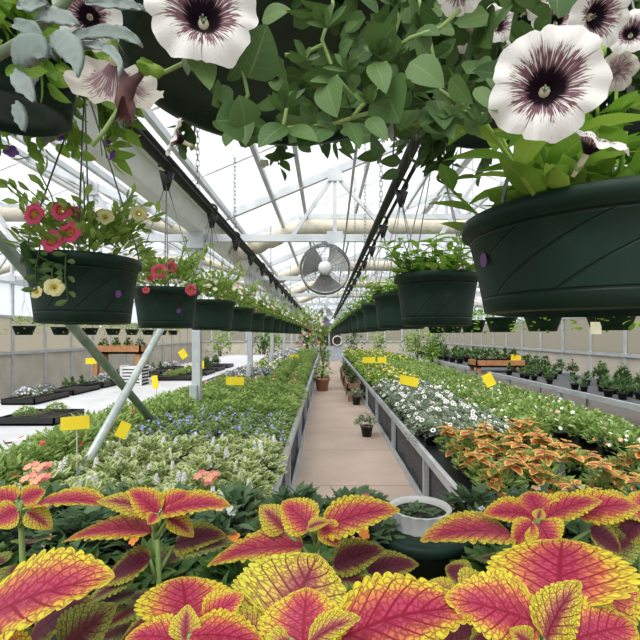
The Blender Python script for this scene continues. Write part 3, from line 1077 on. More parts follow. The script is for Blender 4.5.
# black pots on the grey bench by the cream wall
block('seedling', 'potted_seedling', 'black pot with a thin green seedling', 3.85, 4.6, 5.2, 9.6, 0.737, 0.24, 0.27, 'black pots of seedlings on the grey bench', 'the grey bench', 1.0, 0.6)
block('shrublet', 'potted_shrub', 'black pot with a bushy green plant', 4.65, 5.35, 5.4, 12.5, 0.737, 0.34, 0.5, 'bushy potted plants along the cream wall', 'the wall side', 1.0, 0.6)
block('seedling', 'potted_seedling', 'small black pot with sparse leaves', 3.85, 5.3, 13.0, 19.5, 0.737, 0.48, 0.7, 'sparse pots at the far grey bench', 'the far grey bench', 1.8, 0.9)
# trays on the pale bench
def tray(x, y, z, sx, sy, lab, n, key, kl, sc):
    t = thing('plant_tray', lab, 'tray', (x, y, z))
    m = MB()
    m.box((-sx, -sy, 0), (sx, sy, 0.02))
    for (a, b) in (((-sx, -sy, 0), (sx, -sy + 0.015, 0.08)), ((-sx, sy - 0.015, 0), (sx, sy, 0.08)), ((-sx, -sy, 0), (-sx + 0.015, sy, 0.08)), ((sx - 0.015, -sy, 0), (sx, sy, 0.08))):
        m.box(a, b)
    m.build('tray', 'black', t, False)
    m = MB()
    m.box((-sx + 0.015, -sy + 0.015, 0.02), (sx - 0.015, sy - 0.015, 0.055))
    m.build('soil', 'soil', t, False)
    for i in range(n):
        yy = y - sy + (i + 0.5) * 2 * sy / n
        plant(key, 'tray_plant', kl % ORD[i], x + R.uniform(-0.3, 0.3) * sx, yy, z + 0.015, 'plants in trays on the pale bench', sc, 'plant', False)


tray(-3.05, 4.75, 0.678, 0.30, 0.28, 'black tray of low green plants, nearest on the pale bench', 2, 'green', '%s low green plant in the nearest black tray', 0.75)
for k in range(7):
    y = 6.2 + k * 0.9
    tray(-4.05, y, 0.678, 0.22, 0.4, 'black tray at the far edge of the pale bench, %s from the camera' % ORD[k], 3, 'seedling' if k % 2 else 'lavender', '%s plant in the ' + ORD[k] + ' tray along the pale bench', 0.95)
for k in range(4):
    y = 9.3 + k * 1.1
    tray(-3.1, y, 0.678, 0.4, 0.42, 'black tray of seedlings in the middle of the pale bench, %s from the camera' % ORD[k], 3, ('greenred', 'limemix', 'shrublet', 'shrublet')[k], '%s plant in the middle tray, ' + ORD[k] + ' back on the pale bench', 0.9)


# ------------------------------------------------------------------ wooden stand, crate, low benches, big plants
def wood_stand(x, y, z, w, d, h, lab, mat='wood', name='wooden_stand'):
    t = thing(name, lab, 'stand', (x, y, z))
    m = MB()
    m.box((-w / 2, -d / 2, h - 0.14), (w / 2, -d / 2 + 0.03, h + 0.02))
    m.box((-w / 2, d / 2 - 0.03, h - 0.14), (w / 2, d / 2, h + 0.02))
    m.box((-w / 2, -d / 2, h - 0.14), (-w / 2 + 0.03, d / 2, h + 0.02))
    m.box((w / 2 - 0.03, -d / 2, h - 0.14), (w / 2, d / 2, h + 0.02))
    m.box((-w / 2, -d / 2, h - 0.14), (w / 2, d / 2, h - 0.10))
    m.build('box', mat, t, False)
    for sx in (-1, 1):
        for sy in (-1, 1):
            m = MB()
            cx, cy = sx * (w / 2 - 0.07), sy * (d / 2 - 0.07)
            m.box((cx - 0.045, cy - 0.045, 0), (cx + 0.045, cy + 0.045, h - 0.14))
            m.build('leg', mat, t, False)
    return t


wood_stand(-4.0, 8.65, 0.678, 0.95, 0.5, 0.70, 'orange wooden stand holding plants on the pale bench')
for k in range(4):
    plant('shrublet', 'potted_shrub', '%s leafy plant on the orange wooden stand' % ORD[k], -4.35 + k * 0.24, 8.65, 1.28, 'plants on the orange stand', 0.75)
# slatted white crate beside the stand
t = thing('slatted_crate', 'white slatted crate below the orange wooden stand', 'crate', (-3.55, 8.2, 0.678))
m = MB()
for k in range(6):
    m.box((-0.2, -0.15, 0.06 * k), (0.2, 0.15, 0.06 * k + 0.035))
m.build('slat', 'white_metal', t, False)
m = MB()
for sx in (-0.18, 0.18):
    m.box((sx - 0.02, -0.16, 0), (sx + 0.02, 0.16, 0.36))
m.build('frame', 'tagwhite', t, False)

wood_stand(4.05, 10.4, 0.737, 1.15, 0.6, 0.26, 'low orange wooden stand with seedlings on the grey bench')
for k in range(5):
    plant('seedling', 'potted_seedling', '%s seedling on the low orange stand' % ORD[k], 3.65 + k * 0.2, 10.4, 0.90, 'seedlings on the low orange stand', 1.6)
for k in range(3):
    wood_stand(1.12 - 0.42, 11.2 + k * 2.0, 0.0, 0.34, 1.4, 0.42, 'low weathered wooden plank bench in the aisle, %s from the camera' % ORD[k], 'oldwood', 'plank_bench')
    for j in range(2):
        plant('shrublet', 'potted_shrub', '%s dark potted plant on the %s plank bench' % (ORD[j], ORD[k]), 0.70, 10.9 + k * 2.0 + j * 0.6, 0.33, 'potted plants on the plank benches', 0.9)

# two small pots standing on the aisle
def floor_pot(x, y, lab, sc):
    t = thing('potted_plant', lab, 'potted plant', (x, y, 0))
    m = MB()
    r, h = 0.095 * sc, 0.17 * sc
    m.lathe([(r * 0.75, 0, 0), (r, h * 0.88, .8), (r * 1.08, h * 0.88, .8), (r * 1.08, h, 1), (r * 0.98, h, 1), (r * .95, h * .9, 1), (0.001, h * .9, 1)], 24)
    m.build('pot', 'black', t)
    m = MB()
    dome(m, 90, 0.19 * sc, 0.20 * sc, 0.10 * sc, 0.02 * sc, h * 0.95, 'lance', 3, 0.8, fold=0.2)
    m.build('foliage', 'blue_leaf', t)
    m = MB()
    dome_flowers(m, 5, 0.17 * sc, 0.2 * sc, 0.02, h, 5)
    m.build('blossoms', 'peach_fl', t)


floor_pot(0.66, 6.95, 'black pot with wispy plant standing on the aisle, nearer one', 1.0)
floor_pot(0.72, 11.0 - 0.9, 'black pot with wispy plant standing on the aisle, farther one', 1.05)

# terracotta pot with a tall slender plant
t = thing('potted_tree', 'tall slender flowering plant in terracotta pot at the bench end', 'potted plant', (-0.08, 12.6, 0))
m = MB()
m.lathe([(0.15, 0, 0), (0.2, 0.30, .8), (0.225, 0.30, .8), (0.225, 0.38, 1), (0.2, 0.38, 1), (0.19, 0.34, 1), (0.001, 0.34, 1)], 24)
m.build('pot', 'terracotta', t)
m = MB()
m.tube([(0, 0, 0.3), (0.02, 0, 0.8), (-0.08, 0, 1.4), (-0.30, 0.05, 2.1)], [0.03, 0.025, 0.02, 0.01], 8)
m.tube([(0.02, 0, 0.8), (0.1, 0, 1.3), (0.05, 0.1, 1.8)], [0.02, 0.015, 0.008], 8)
m.build('stem', 'brownstem', t)
m = MB()
for (cx, cz, rr, n) in ((0.0, 0.55, 0.28, 90), (0.08, 1.0, 0.2, 60), (-0.1, 1.45, 0.28, 110), (-0.32, 1.95, 0.36, 160), (0.05, 1.75, 0.22, 70), (-0.55, 2.15, 0.3, 90)):
    for i in range(n):
        p = V((cx, 0, cz)) + rv(1).normalized() * rr * R.random() ** 0.4
        d = (rv(1) + V((0, 0, 0.3))).normalized()
        m.leaf(p, p + d * 0.13, d.cross(rv(1)), 0.028, 'lance', 3, 2)
m.build('foliage', 'mid_leaf', t)
m = MB()
for i in range(60):
    p = V((-0.30, -0.05, 1.75)) + V((R.uniform(-.45, .35), R.uniform(-.25, .2), R.uniform(-.45, .45)))
    m.floret(p, V((0, -1, 0.4)) + rv(.4), 0.045, 5, R.choice((0, 0, 1)))
m.build('blossoms', ['cream_fl', 'pink_fl'], t)

# purple hanging flowers at the end of the aisle
def far_hanging(x, y, z, lab, fm, lm='mid_leaf', grp=None, name='hanging_basket', r=0.16, top=ZG, n=60):
    t = thing(name, lab, 'hanging basket', (x, y, z), 0, grp)
    m = MB()
    m.lathe([(r * 0.7, 0, 0), (r, 0.18, 0.9), (r * 1.06, 0.18, .9), (r * 1.06, 0.2, 1), (r, 0.2, 1), (0.001, 0.18, 1)], 20)
    m.build('pot', 'pot', t)
    m = MB()
    dome(m, 120, r * 1.7, 0.26, 0.09, 0.022, 0.17, 'lance', 3, trail=0.5)
    m.build('foliage', lm, t)
    if fm:
        m = MB()
        dome_flowers(m, n, r * 1.8, 0.27, 0.035, 0.16)
        m.build('blossoms', fm, t)
    m = MB()
    for k in range(3):
        a = k * 2.094 + 0.4
        m.tube([(r * math.cos(a), r * math.sin(a), 0.19), (0, 0, min(0.75, top - z))], 0.003, 4)
    m.tube([(0, 0, min(0.75, top - z) - 0.01), (0, 0, top - z)], 0.004, 4)
    m.build('hanger', 'wire', t)
    return t


far_hanging(0.06, 17.8, 1.72, 'hanging basket of purple flowers at the far end of the aisle', 'vio_fl', top=2.81, n=90)

# rows of small baskets by the side walls
for k in range(9):
    far_hanging(-6.6, 8.3 + 1.35 * k, 1.60, 'small trailing basket along the cream wall beyond the pale bench, %s from the camera' % ORD[k], 'cream_fl' if k % 3 == 0 else None, 'bask_leaf', 'small baskets along the cream wall beyond the pale bench', top=zroof(-6.6) - 0.04, n=30, r=0.22)
for k in range(6):
    far_hanging(2.4, 3.7 + 1.15 * k, 1.64, 'dark green basket in the second row behind the big one, %s from the camera' % ORD[k], None, 'lime_leaf', 'baskets in the second row over the low bench', top=zroof(2.4) - 0.04, r=0.2)

# palms and shrubs toward the end wall
def bushy(x, y, h, w, lab, mat, n, L, hw, prof='lance', pot='terracotta', z=0.0):
    t = thing('large_potted_plant', lab, 'potted plant', (x, y, z))
    m = MB()
    m.lathe([(0.13, 0, 0), (0.18, 0.28, .8), (0.2, 0.28, .8), (0.2, 0.32, 1), (0.17, 0.32, 1), (0.001, 0.29, 1)], 20)
    m.build('pot', pot, t)
    m = MB()
    for i in range(5):
        a = i * 1.25
        m.tube([(0, 0, 0.28), (w * 0.3 * math.cos(a), w * 0.3 * math.sin(a), h * 0.75)], [0.018, 0.008], 6)
    m.build('stem', 'brownstem', t)
    m = MB()
    for i in range(n):
        p = V((0, 0, 0.3 + (h - 0.3) * 0.55)) + V((R.gauss(0, 0.4) * w, R.gauss(0, 0.4) * w, R.gauss(0, 0.26) * (h - 0.3)))
        d = (V((p.x, p.y, 0)) * 0.8 / max(w, .1) + V((0, 0, 0.4)) + rv(0.7)).normalized()
        m.leaf(p, p + d * L * R.uniform(.7, 1.2), d.cross(V((0, 0, 1)) + rv(.3)), hw, prof, 3, 2, 0.2, 0.25)
    m.build('foliage', mat, t)


bushy(-1.0, 25.4, 2.1, 0.36, 'broad leaved palm in a pot at the end of the flower bench', 'palm_leaf', 130, 0.55, 0.06)
bushy(-3.0, 25.2, 1.9, 0.6, 'lime green palm beside the broad leaved one', 'lime_leaf', 120, 0.5, 0.05)
bushy(-3.1, 22.3, 1.7, 0.6, 'dark bushy plant past the end of the pale bench', 'dark_leaf', 160, 0.25, 0.06)
bushy(-5.2, 21.8, 1.8, 0.7, 'bright green bushy plant past the pale bench by the wall', 'lime_leaf', 160, 0.25, 0.06)
bushy(1.6, 24.9, 2.2, 0.55, 'dark green standard tree at the end of the low bench', 'dark_leaf', 220, 0.2, 0.05)
bushy(3.1, 25.1, 2.0, 0.6, 'mid green shrub next to the standard tree', 'mid_leaf', 220, 0.2, 0.05)
bushy(3.45, 16.5, 2.0, 0.34, 'tall leafy shrub between the low bench and grey bench', 'mid_leaf', 240, 0.16, 0.04)
bushy(3.45, 14.2, 1.7, 0.3, 'leafy shrub in front of the tall one between the benches', 'lime_leaf', 200, 0.16, 0.04)
bushy(4.3, 22.3, 1.9, 0.6, 'olive shrub past the end of the grey bench', 'mid_leaf', 200, 0.2, 0.05)
bushy(5.6, 21.9, 1.8, 0.6, 'dark shrub by the cream wall past the grey bench', 'dark_leaf', 200, 0.2, 0.05)

# hose ring hung on the door
m = MB()
m.tube([(0.75 + 0.28 * math.cos(a), Y1 - 0.1, 1.25 + 0.28 * math.sin(a)) for a in [2 * PI * k / 30 for k in range(31)]], 0.035, 8, caps=False)
m.tube([(0.75, Y1 - 0.12, 1.50), (0.75, Y1 - 0.02, 1.50)], 0.02, 8)
tag(m.build('coiled_hose', 'tagwhite'), 'pale coiled hose hanging on the far blue door', 'hose')


# ------------------------------------------------------------------ yellow signs
def sign(px, py, d, wpx, hpx, tilt, lab, zb):
    c = P(px, py, d)
    t = thing('plant_sign', lab, 'sign', (c.x, c.y, zb), 0, 'yellow price signs among the plants')
    w, h = wpx * d / FOC / 2, hpx * d / FOC / 2
    zc = c.z - zb
    m = MB()
    ca, sa = math.cos(tilt), math.sin(tilt)
    def q(x, z, yy):
        return (x * ca - z * sa, yy + z * 0.12, zc + x * sa + z * ca)
    vs = [q(-w, -h, 0), q(w, -h, 0), q(w, h, 0), q(-w, h, 0), q(-w, -h, 0.004), q(w, -h, 0.004), q(w, h, 0.004), q(-w, h, 0.004)]
    m.add(vs, [(0, 1, 2, 3), (7, 6, 5, 4), (0, 4, 5, 1), (1, 5, 6, 2), (2, 6, 7, 3), (3, 7, 4, 0)])
    m.build('card', 'yellow', t, False)
    m = MB()
    a, b = q(0, 0, 0.008), q(0, -h - 0.02, 0.012)
    m.tube([a, (b[0], 0.012, max(b[2], 0.02)), (b[0], 0.012, 0.0)], 0.004, 6)
    m.build('stake', 'tagwhite', t)


SG = [(75, 423, 2.62, 29, 13, 0.08, 'wide yellow sign behind the pale pipe near the red flowers', ZL), (123, 430, 3.05, 11, 16, -0.42, 'tilted yellow sign between the pale pipe and blue flowers', ZL),
      (235, 381, 6.3, 18, 8, -0.05, 'wide yellow sign by the aisle on the green bedding plants', ZL), (155, 382, 5.9, 6, 13, 0.15, 'narrow upright yellow sign left of the nearest post', ZL),
      (200, 365, 10.2, 8, 7, 0.0, 'small yellow sign just behind the nearest post', ZL), (294, 357, 14.0, 9, 5, 0.0, 'small distant yellow sign at the end of the green strip', ZL),
      (91, 361, 7.7, 11, 6, 0.05, 'yellow sign in a tray on the pale bench', 0.72), (183, 354, 10.5, 7, 9, 0.6, 'leaning yellow sign at the back of the pale bench', 0.72),
      (409, 381, 6.6, 19, 9, -0.22, 'yellow sign leaning in the white petunia bed', ZR), (489, 380, 5.6, 10, 13, 0.45, 'tilted yellow sign beyond the white petunias', ZR),
      (369, 360, 10.6, 13, 6, 0.0, 'yellow sign in the lime bed closest to the aisle', ZR), (382, 360, 11.3, 9, 6, 0.0, 'second yellow sign in the lime bed away from the aisle', ZR), (516, 358, 10.3, 10, 6, -0.15, 'yellow sign on the low orange stand', 0.9)]
for s_ in SG:
    sign(*s_)


# ------------------------------------------------------------------ hanging baskets on the pipes
POT_H = 0.205


def basket_pot_mesh(rb=0.135, rt=0.158, h=POT_H):
    m = MB()
    m.lathe([(rb * 0.5, 0.012, 0), (rb * 0.85, 0.012, 0), (rb * 0.9, 0.0, 0), (rb, 0.003, 0.02), (rb + (rt - rb) * 0.15, 0.17 * h, 0.17), (rb + (rt - rb) * 0.5, h * 0.5, 0.5), (rt, h * 0.86, 0.86), (rt + 0.011, h * 0.875, 0.87),
             (rt + 0.012, h * 0.985, 0.97), (rt + 0.008, h, 1), (rt - 0.002, h, 1), (rt - 0.006, h * 0.9, 1), (0.001, h * 0.88, 1)], 56)
    return m.mesh('pot', 'pot')


BPOT = basket_pot_mesh()


def hanger_mesh(rt, z0, ztop, n=4, rot=0.4):
    m = MB()
    for k in range(n):
        a = rot + k * 2 * PI / n
        m.tube([(rt * math.cos(a), rt * math.sin(a), z0 - 0.015), (rt * 0.96 * math.cos(a), rt * 0.96 * math.sin(a), z0 + 0.03), (0.008 * math.cos(a), 0.008 * math.sin(a), ztop)], 0.0028, 5)
    return m.mesh('hanger', 'wire')


def hook_mesh(z):
    m = MB()
    pts = [(0, 0, z - 0.01), (0, 0, z + 0.05), (0.022, 0, z + 0.075)]
    m.tube(pts, [0.006, 0.011, 0.013], 8)
    m.tube([(0.036 * math.cos(a) + 0.0, 0, z + 0.11 + 0.036 * math.sin(a)) for a in [-1.6 + k * 0.35 for k in range(15)]], 0.0085, 8)
    m.add([(-0.012, -0.008, z - 0.02), (0.012, -0.008, z - 0.02), (0.042, -0.008, z + 0.07), (-0.036, -0.008, z + 0.085), (-0.012, 0.008, z - 0.02), (0.012, 0.008, z - 0.02), (0.042, 0.008, z + 0.07), (-0.036, 0.008, z + 0.085)], [(0, 1, 2, 3), (7, 6, 5, 4), (0, 4, 5, 1), (1, 5, 6, 2), (2, 6, 7, 3), (3, 7, 4, 0)])
    return m.mesh('hook', 'black')


def basket(x, y, lab, group, fol, flo, zb=EYE + 0.035, sticker=None, big=False):
    t = thing('hanging_basket', lab, 'hanging basket', (x, y, zb), 0, group)
    if big:
        p = put('pot', basket_pot_mesh(0.178, 0.205, 0.155), t)
    else:
        p = put('pot', BPOT, t)
    if sticker is not None:
        m = MB()
        a, zz = sticker
        rr = (0.178 + 0.027 * zz / 0.155 / 0.86 if big else 0.135 + 0.023 * zz / POT_H / 0.86) + 0.0022
        n = V((math.cos(a), math.sin(a), -0.1)).normalized()
        c = V((rr * math.cos(a), rr * math.sin(a), zz))
        s1 = V((-math.sin(a), math.cos(a), 0))
        s2 = n.cross(s1)
        m.add([c] + [c + (s1 * math.cos(q) + s2 * math.sin(q)) * 0.0115 for q in [2 * PI * j / 20 for j in range(20)]], [(0, 1 + j, 1 + (j + 1) % 20) for j in range(20)])
        tag(m.build('sticker', 'purple', p), 'round purple sticker')
    h = put('hanger', hanger_mesh(0.212, 0.150, ZHOOK) if big else HANG, t)
    put('hook', HOOK, h)
    f = put('foliage', fol, t)
    if big:
        f.scale = (1.28, 1.28, 1.15)
        f.location = (0, 0, 0.155 - 1.15 * POT_H)
    if flo:
        put('blossoms', flo, t)
    return t


ZHOOK = PZ - (EYE + 0.035) - 0.125
HANG = hanger_mesh(0.163, POT_H, ZHOOK)
HOOK = hook_mesh(ZHOOK)


def basket_foliage(kind):
    m = MB()
    if kind == 'petunia':
        dome(m, 330, 0.20, 0.17, 0.048, 0.011, POT_H, 'spat', 3, 0.9, low=0.02, trail=0.0)
        for k in range(24):
            a = R.uniform(0, 6.28)
            r0 = R.uniform(0.02, 0.13)
            b = V((r0 * math.cos(a), r0 * math.sin(a), POT_H + 0.06))
            e = b + V((math.cos(a) * 0.12, math.sin(a) * 0.12, R.uniform(0.05, 0.17)))
            m.tube([b, (b + e) / 2 + V((0, 0, 0.02)), e], 0.0022, 4)
            for q in range(9):
                p = b.lerp(e, q / 8)
                d = (rv(1) + (e - b).normalized() * 0.8).normalized()
                m.leaf(p, p + d * 0.045, d.cross(rv(1)), 0.010, 'spat', 3, 2)
        return m.mesh('foliage', 'bask_leaf')
    for k in range(26):
        a = R.uniform(0, 6.28)
        r0 = R.uniform(0.0, 0.14)
        b = V((r0 * math.cos(a), r0 * math.sin(a), POT_H - 0.02))
        e = b + V((math.cos(a) * r0 * 0.9, math.sin(a) * r0 * 0.9, R.uniform(0.10, 0.20) * (1.05 - r0 * 2.5)))
        m.tube([b, e], [0.0035, 0.002], 5)
        for q in range(8):
            p = b.lerp(e, (q + 1) / 8)
            aa = q * 2.4 + a
            d = V((math.cos(aa), math.sin(aa), R.uniform(0.05, 0.8))).normalized()
            L = R.uniform(0.06, 0.095) * (1.1 - 0.35 * q / 8)
            m.leaf(p, p + d * L, d.cross(V((0, 0, 1))), L * 0.2, 'lance', 5, 2, 0.3, 0.25)
    dome(m, 90, 0.175, 0.08, 0.06, 0.014, POT_H - 0.01, 'lance', 4, 0.6, low=0.0)
    return m.mesh('foliage', 'lime_leaf')


def trumpet(name, parent, c, n, rad, mat, depth=0.5, ruffle=0.05, seed=0, tube=True, na=60, lobes=5, nodes_sub=True, squash=1.0, rot=None):
    """open petunia bloom: flared limb, tube and calyx"""
    rr = random.Random(seed)
    n = V(n).normalized()
    a = n.cross(V((0, 0, 1)))
    a = a.normalized() if a.length > 1e-3 else V((1, 0, 0))
    b = n.cross(a) * squash
    c = V(c)
    m = MB()
    nr = 9
    t0 = rr.random() * 6 if rot is None else rot
    ph = [rr.random() * 6.28 for _ in range(5)]
    vs, uvs, fs = [], [], []
    for i in range(nr + 1):
        q = i / nr
        for j in range(na + 1):
            t = 2 * PI * j / na
            lob = 1 - 0.13 * (1 - abs(math.sin(t * lobes / 2)) ** 0.5)
            ruf = 1 + ruffle * 0.6 * (math.sin(7 * t + ph[0]) * 0.5 + math.sin(13 * t + ph[1]) * 0.5 + math.sin(23 * t + ph[4]) * 0.3)
            r = rad * (0.09 + 0.91 * q ** 0.9) * (1 + (lob * ruf - 1) * q ** 2)
            z = -depth * rad * (1 - min(1, q * 1.35)) ** 2.2 + rad * q * q * (0.07 * math.sin(5 * t + ph[2]) + ruffle * math.sin(11 * t + ph[3])) - rad * 0.10 * q ** 3
            vs.append(c + (a * math.cos(t + t0) + b * math.sin(t + t0)) * r + n * z)
            uvs.append((j / na, q))
    w = na + 1
    for i in range(nr):
        for j in range(na):
            fs.append((i * w + j, i * w + j + 1, (i + 1) * w + j + 1, (i + 1) * w + j))
    m.add(vs, fs, uvs)
    o = m.build(name, mat, parent)
    if tube:
        g = MB()
        e = c - n * rad * 1.15
        g.tube([c - n * depth * rad * 0.9, c - n * rad * 0.8, e], [rad * 0.10, rad * 0.085, rad * 0.06], 8, 1)
        for k in range(5):
            t = k * 1.2566
            d = (a * math.cos(t) + b * math.sin(t)) * 0.35 + n
            g.leaf(e, e + d.normalized() * rad * 0.45, d.cross(n), rad * 0.06, 'lance', 3, 2)
        g.build('calyx', ['stem', 'cream_fl'], o)
        g = MB()
        for k in range(4):
            p = c - n * depth * rad * 0.6 + (a * math.cos(k * 1.6) + b * math.sin(k * 1.6)) * rad * 0.05
            g.tube([c - n * depth * rad * 0.95, p], rad * 0.012, 5)
            g.floret(p, n, rad * 0.022, 4, cup=0.4)
        g.build('stamen', 'blue_leaf', o)
    return o


FP = [basket_foliage('petunia') for _ in range(4)]
FL = [basket_foliage('lime') for _ in range(4)]


def blossoms(mats, n, r):
    g = MB()
    dome_flowers(g, n, 0.21, 0.19, r, POT_H, 5, tuple(range(len(mats))))
    return g.mesh('blossoms', list(mats))


BL = [blossoms(('cream_fl', 'white_fl'), 46, 0.019), blossoms(('white_fl', 'cream_fl', 'pink_fl'), 34, 0.02), blossoms(('cream_fl', 'cream_fl', 'white_fl'), 50, 0.018), blossoms(('pink_fl', 'cream_fl', 'white_fl'), 30, 0.021)]
XLB, XRB = -0.80, 0.45
GL, GR = 'dark green baskets on the pipe by the posts', 'dark green baskets of lime foliage on the other pipe'
b1 = basket(-0.765, 1.40, 'nearest dark green basket of pink and yellow petunias above the pale pipe', GL, FP[0], None, sticker=(-0.42, 0.09))
for k, (x, y, d, m_, r) in enumerate([(33, 214, 1.26, 'pet_pink', .034), (61, 210, 1.24, 'pet_pink', .030), (51, 240, 1.22, 'pet_pink', .033), (69, 232, 1.23, 'pet_pink', .033), (73, 213, 1.3, 'pet_pink', .025), (54, 287, 1.18, 'pet_yellow', .026),
                                      (105, 216, 1.3, 'pet_yellow', .026), (139, 213, 1.36, 'pet_yellow', .026), (78, 214, 1.32, 'pet_yellow', .02), (36, 292, 1.2, 'pet_yellow', .018)]):
    p = P(x, y, d) - b1.location
    o = trumpet('flower', b1, p, (R.uniform(-.4, .5), -1, R.uniform(-.1, .4)), r, m_, 0.35, 0.05, k, False, 40)
    o['label'] = 'pink flower' if m_ == 'pet_pink' else 'pale yellow flower'
m = MB()
for (x0, y0, x1, y1, d) in ((54, 270, 54, 285, 1.19), (66, 262, 68, 300, 1.19), (40, 255, 36, 290, 1.2)):
    a, b = P(x0, y0 - 8, d + 0.03) - b1.location, P(x1, y1, d) - b1.location
    m.tube([a, (a + b) / 2 + V((0, -0.01, 0)), b], 0.002, 5)
    for q in range(7):
        p = a.lerp(b, q / 6)
        dd = (V((1 if q % 2 else -1, -0.3, R.uniform(-.6, .4)))).normalized()
        m.leaf(p, p + dd * 0.035, dd.cross(V((0, 1, 0.3))), 0.008, 'spat', 4, 2)
m.build('trailing_stem', 'pet_leaf', b1)
for (x0, y0, x1, y1, w) in ((30, 262, 52, 282, .028), (26, 240, 30, 275, .02), (40, 255, 60, 270, 0.022)):
    a, b = P(x0, y0, 1.24) - b1.location, P(x1, y1, 1.2) - b1.location
    m = MB()
    m.leaf(a, b, V((0.4, 0.2, 1)).cross(b - a), w, 'ovate', 6, 4)
    m.build('large_leaf', 'dark_leaf', b1)
b2 = basket(-0.83, 2.30, 'second basket by the posts with coral pink flowers over its rim', GL, FP[1], None, sticker=(-0.82, 0.085))
for k, (x, y, d, r) in enumerate([(159, 271, 2.13, .040), (171, 267, 2.18, .03), (191, 290, 2.12, .028), (150, 278, 2.12, .02), (146, 290, 2.1, .018)]):
    p = P(x, y, d) - b2.location
    trumpet('flower', b2, p, (R.uniform(-.4, .5), -1, R.uniform(-.1, .3)), r, 'pet_pink', 0.35, 0.05, k + 20, False, 40)
for k in range(2, 24):
    y = 3.1 + (k - 2) * 0.84
    basket(XLB + R.uniform(-.01, .01), y, 'dark green basket of pale flowers on the pipe by the posts, %s from the camera' % ORD[k], GL, FP[k % 4], BL[k % 4])
for k in range(25):
    y = 0.72 if k == 0 else 1.78 + (k - 1) * 0.82
    lab = 'largest dark green basket of lime foliage, close beside the camera' if k == 0 else 'dark green basket of lime foliage on the pipe over the rail, %s from the camera' % ORD[k]
    basket(XRB, y, lab, GR, FL[k % 4], None, sticker=(-3.06, 0.085) if k == 0 else None, big=k == 0)


# white plant tags hanging under baskets
def hang_tag(px, py, d, w, h, lab, mat='tagwhite'):
    c = P(px, py, d)
    t = thing('hanging_tag', lab, 'tag', tuple(c), 0, None)
    m = MB()
    m.box((-w / 2, 0, -h), (w / 2, 0.003, 0))
    m.build('card', mat, t, False)
    m = MB()
    m.tube([(0, 0.001, 0), (0, 0.02, 0.12)], 0.002, 5)
    m.build('string', 'wire', t)


hang_tag(596, 322, 3.62, 0.09, 0.10, 'pale yellow tag hanging under the second basket row', 'cream_fl')


# ------------------------------------------------------------------ close-up petunia basket overhead
NB = thing('hanging_basket', 'large dark basket of white veined petunias hanging close overhead', 'hanging basket', (-0.055, 0.56, EYE + 0.318))
m = MB()
m.lathe([(0.08, 0.012, 0), (0.165, 0.012, 0), (0.17, 0.0, 0), (0.19, 0.004, 0.02), (0.197, 0.04, .17), (0.21, 0.20, .8), (0.225, 0.21, .87), (0.226, 0.24, .97), (0.21, 0.24, 1), (0.205, 0.21, 1), (0.001, 0.20, 1)], 64)
m.build('pot', 'pot', NB)
m = MB()
for k in range(4):
    a = 0.4 + k * PI / 2
    m.tube([(0.215 * math.cos(a), 0.215 * math.sin(a), 0.23), (0.01 * math.cos(a), 0.01 * math.sin(a), 0.80)], 0.003, 6)
m.tube([(0, 0, 0.79), (0, 0, 1.05)], 0.006, 6)
m.build('hanger', 'wire', NB)
NL = NB.location


def nloc(x, y, d):
    return P(x, y, d) - NL


def view_side(a, b, s, flip=1):
    """side vector of a blade seen with share s of its width from the eye"""
    a, b = V(a), V(b)
    ax = (b - a).normalized()
    mid = (a + b) / 2 + (NL if False else V((0, 0, 0)))
    return ax


def blade_px(mb, loc, x0, y0, d0, x1, y1, d1, hwpx, face=0.85, flip=1, **kw):
    """leaf between two points of the place; face = share of its width turned to the eye"""
    A, B = P(x0, y0, d0), P(x1, y1, d1)
    ax = (B - A).normalized()
    v = (V((0, 0, EYE)) - (A + B) / 2).normalized()
    p = ax.cross(v).normalized()
    q = (v - ax * v.dot(ax)).normalized()
    side = p * face + q * flip * math.sqrt(max(0, 1 - face * face))
    nrm = side.cross(ax)
    if nrm.dot(v) < 0:
        side = -side
    hw = hwpx * (d0 + d1) / 2 / FOC / max(face, 0.3)
    mb.leaf(A - loc, B - loc, side, hw, **kw)


# trailing stems of the close basket
m = MB()


def stem_px(mb, loc, pts, d, r):
    mb.tube([P(x, y, d if not isinstance(d, list) else d[i]) - loc for i, (x, y) in enumerate(pts)], r, 6)


ST = [([(330, -60), (333, 5), (322, 40), (335, 75), (352, 95)], .36), ([(415, -60), (402, 10), (388, 55), (380, 85), (372, 112), (330, 125), (300, 127), (262, 130)], .35), ([(390, -30), (398, 20), (385, 60)], .37),
      ([(252, -40), (246, 30), (243, 70), (248, 95), (240, 108)], .34), ([(225, 50), (195, 58), (165, 72), (140, 66)], .33), ([(540, 120), (500, 117), (460, 112), (430, 118), (400, 128)], .35),
      ([(460, 10), (440, 28), (410, 38), (395, 48)], .35), ([(410, -30), (425, 20), (432, 50), (440, 90), (470, 110)], .37), ([(142, 72), (130, 88), (126, 96)], .33), ([(118, 110), (105, 130), (92, 146)], .33),
      ([(352, 118), (360, 108), (368, 100)], .345), ([(280, 140), (285, 118), (288, 100)], .345), ([(322, 45), (312, 50), (300, 56), (285, 55)], .355)]
for pts, d in ST:
    stem_px(m, NL, pts, d, 0.0016)
m.build('stem', 'stem', NB)

m = MB()
KW = dict(prof='ovate', nv=10, nu=6, fold=0.12, curl=0.05, arch=0.04)
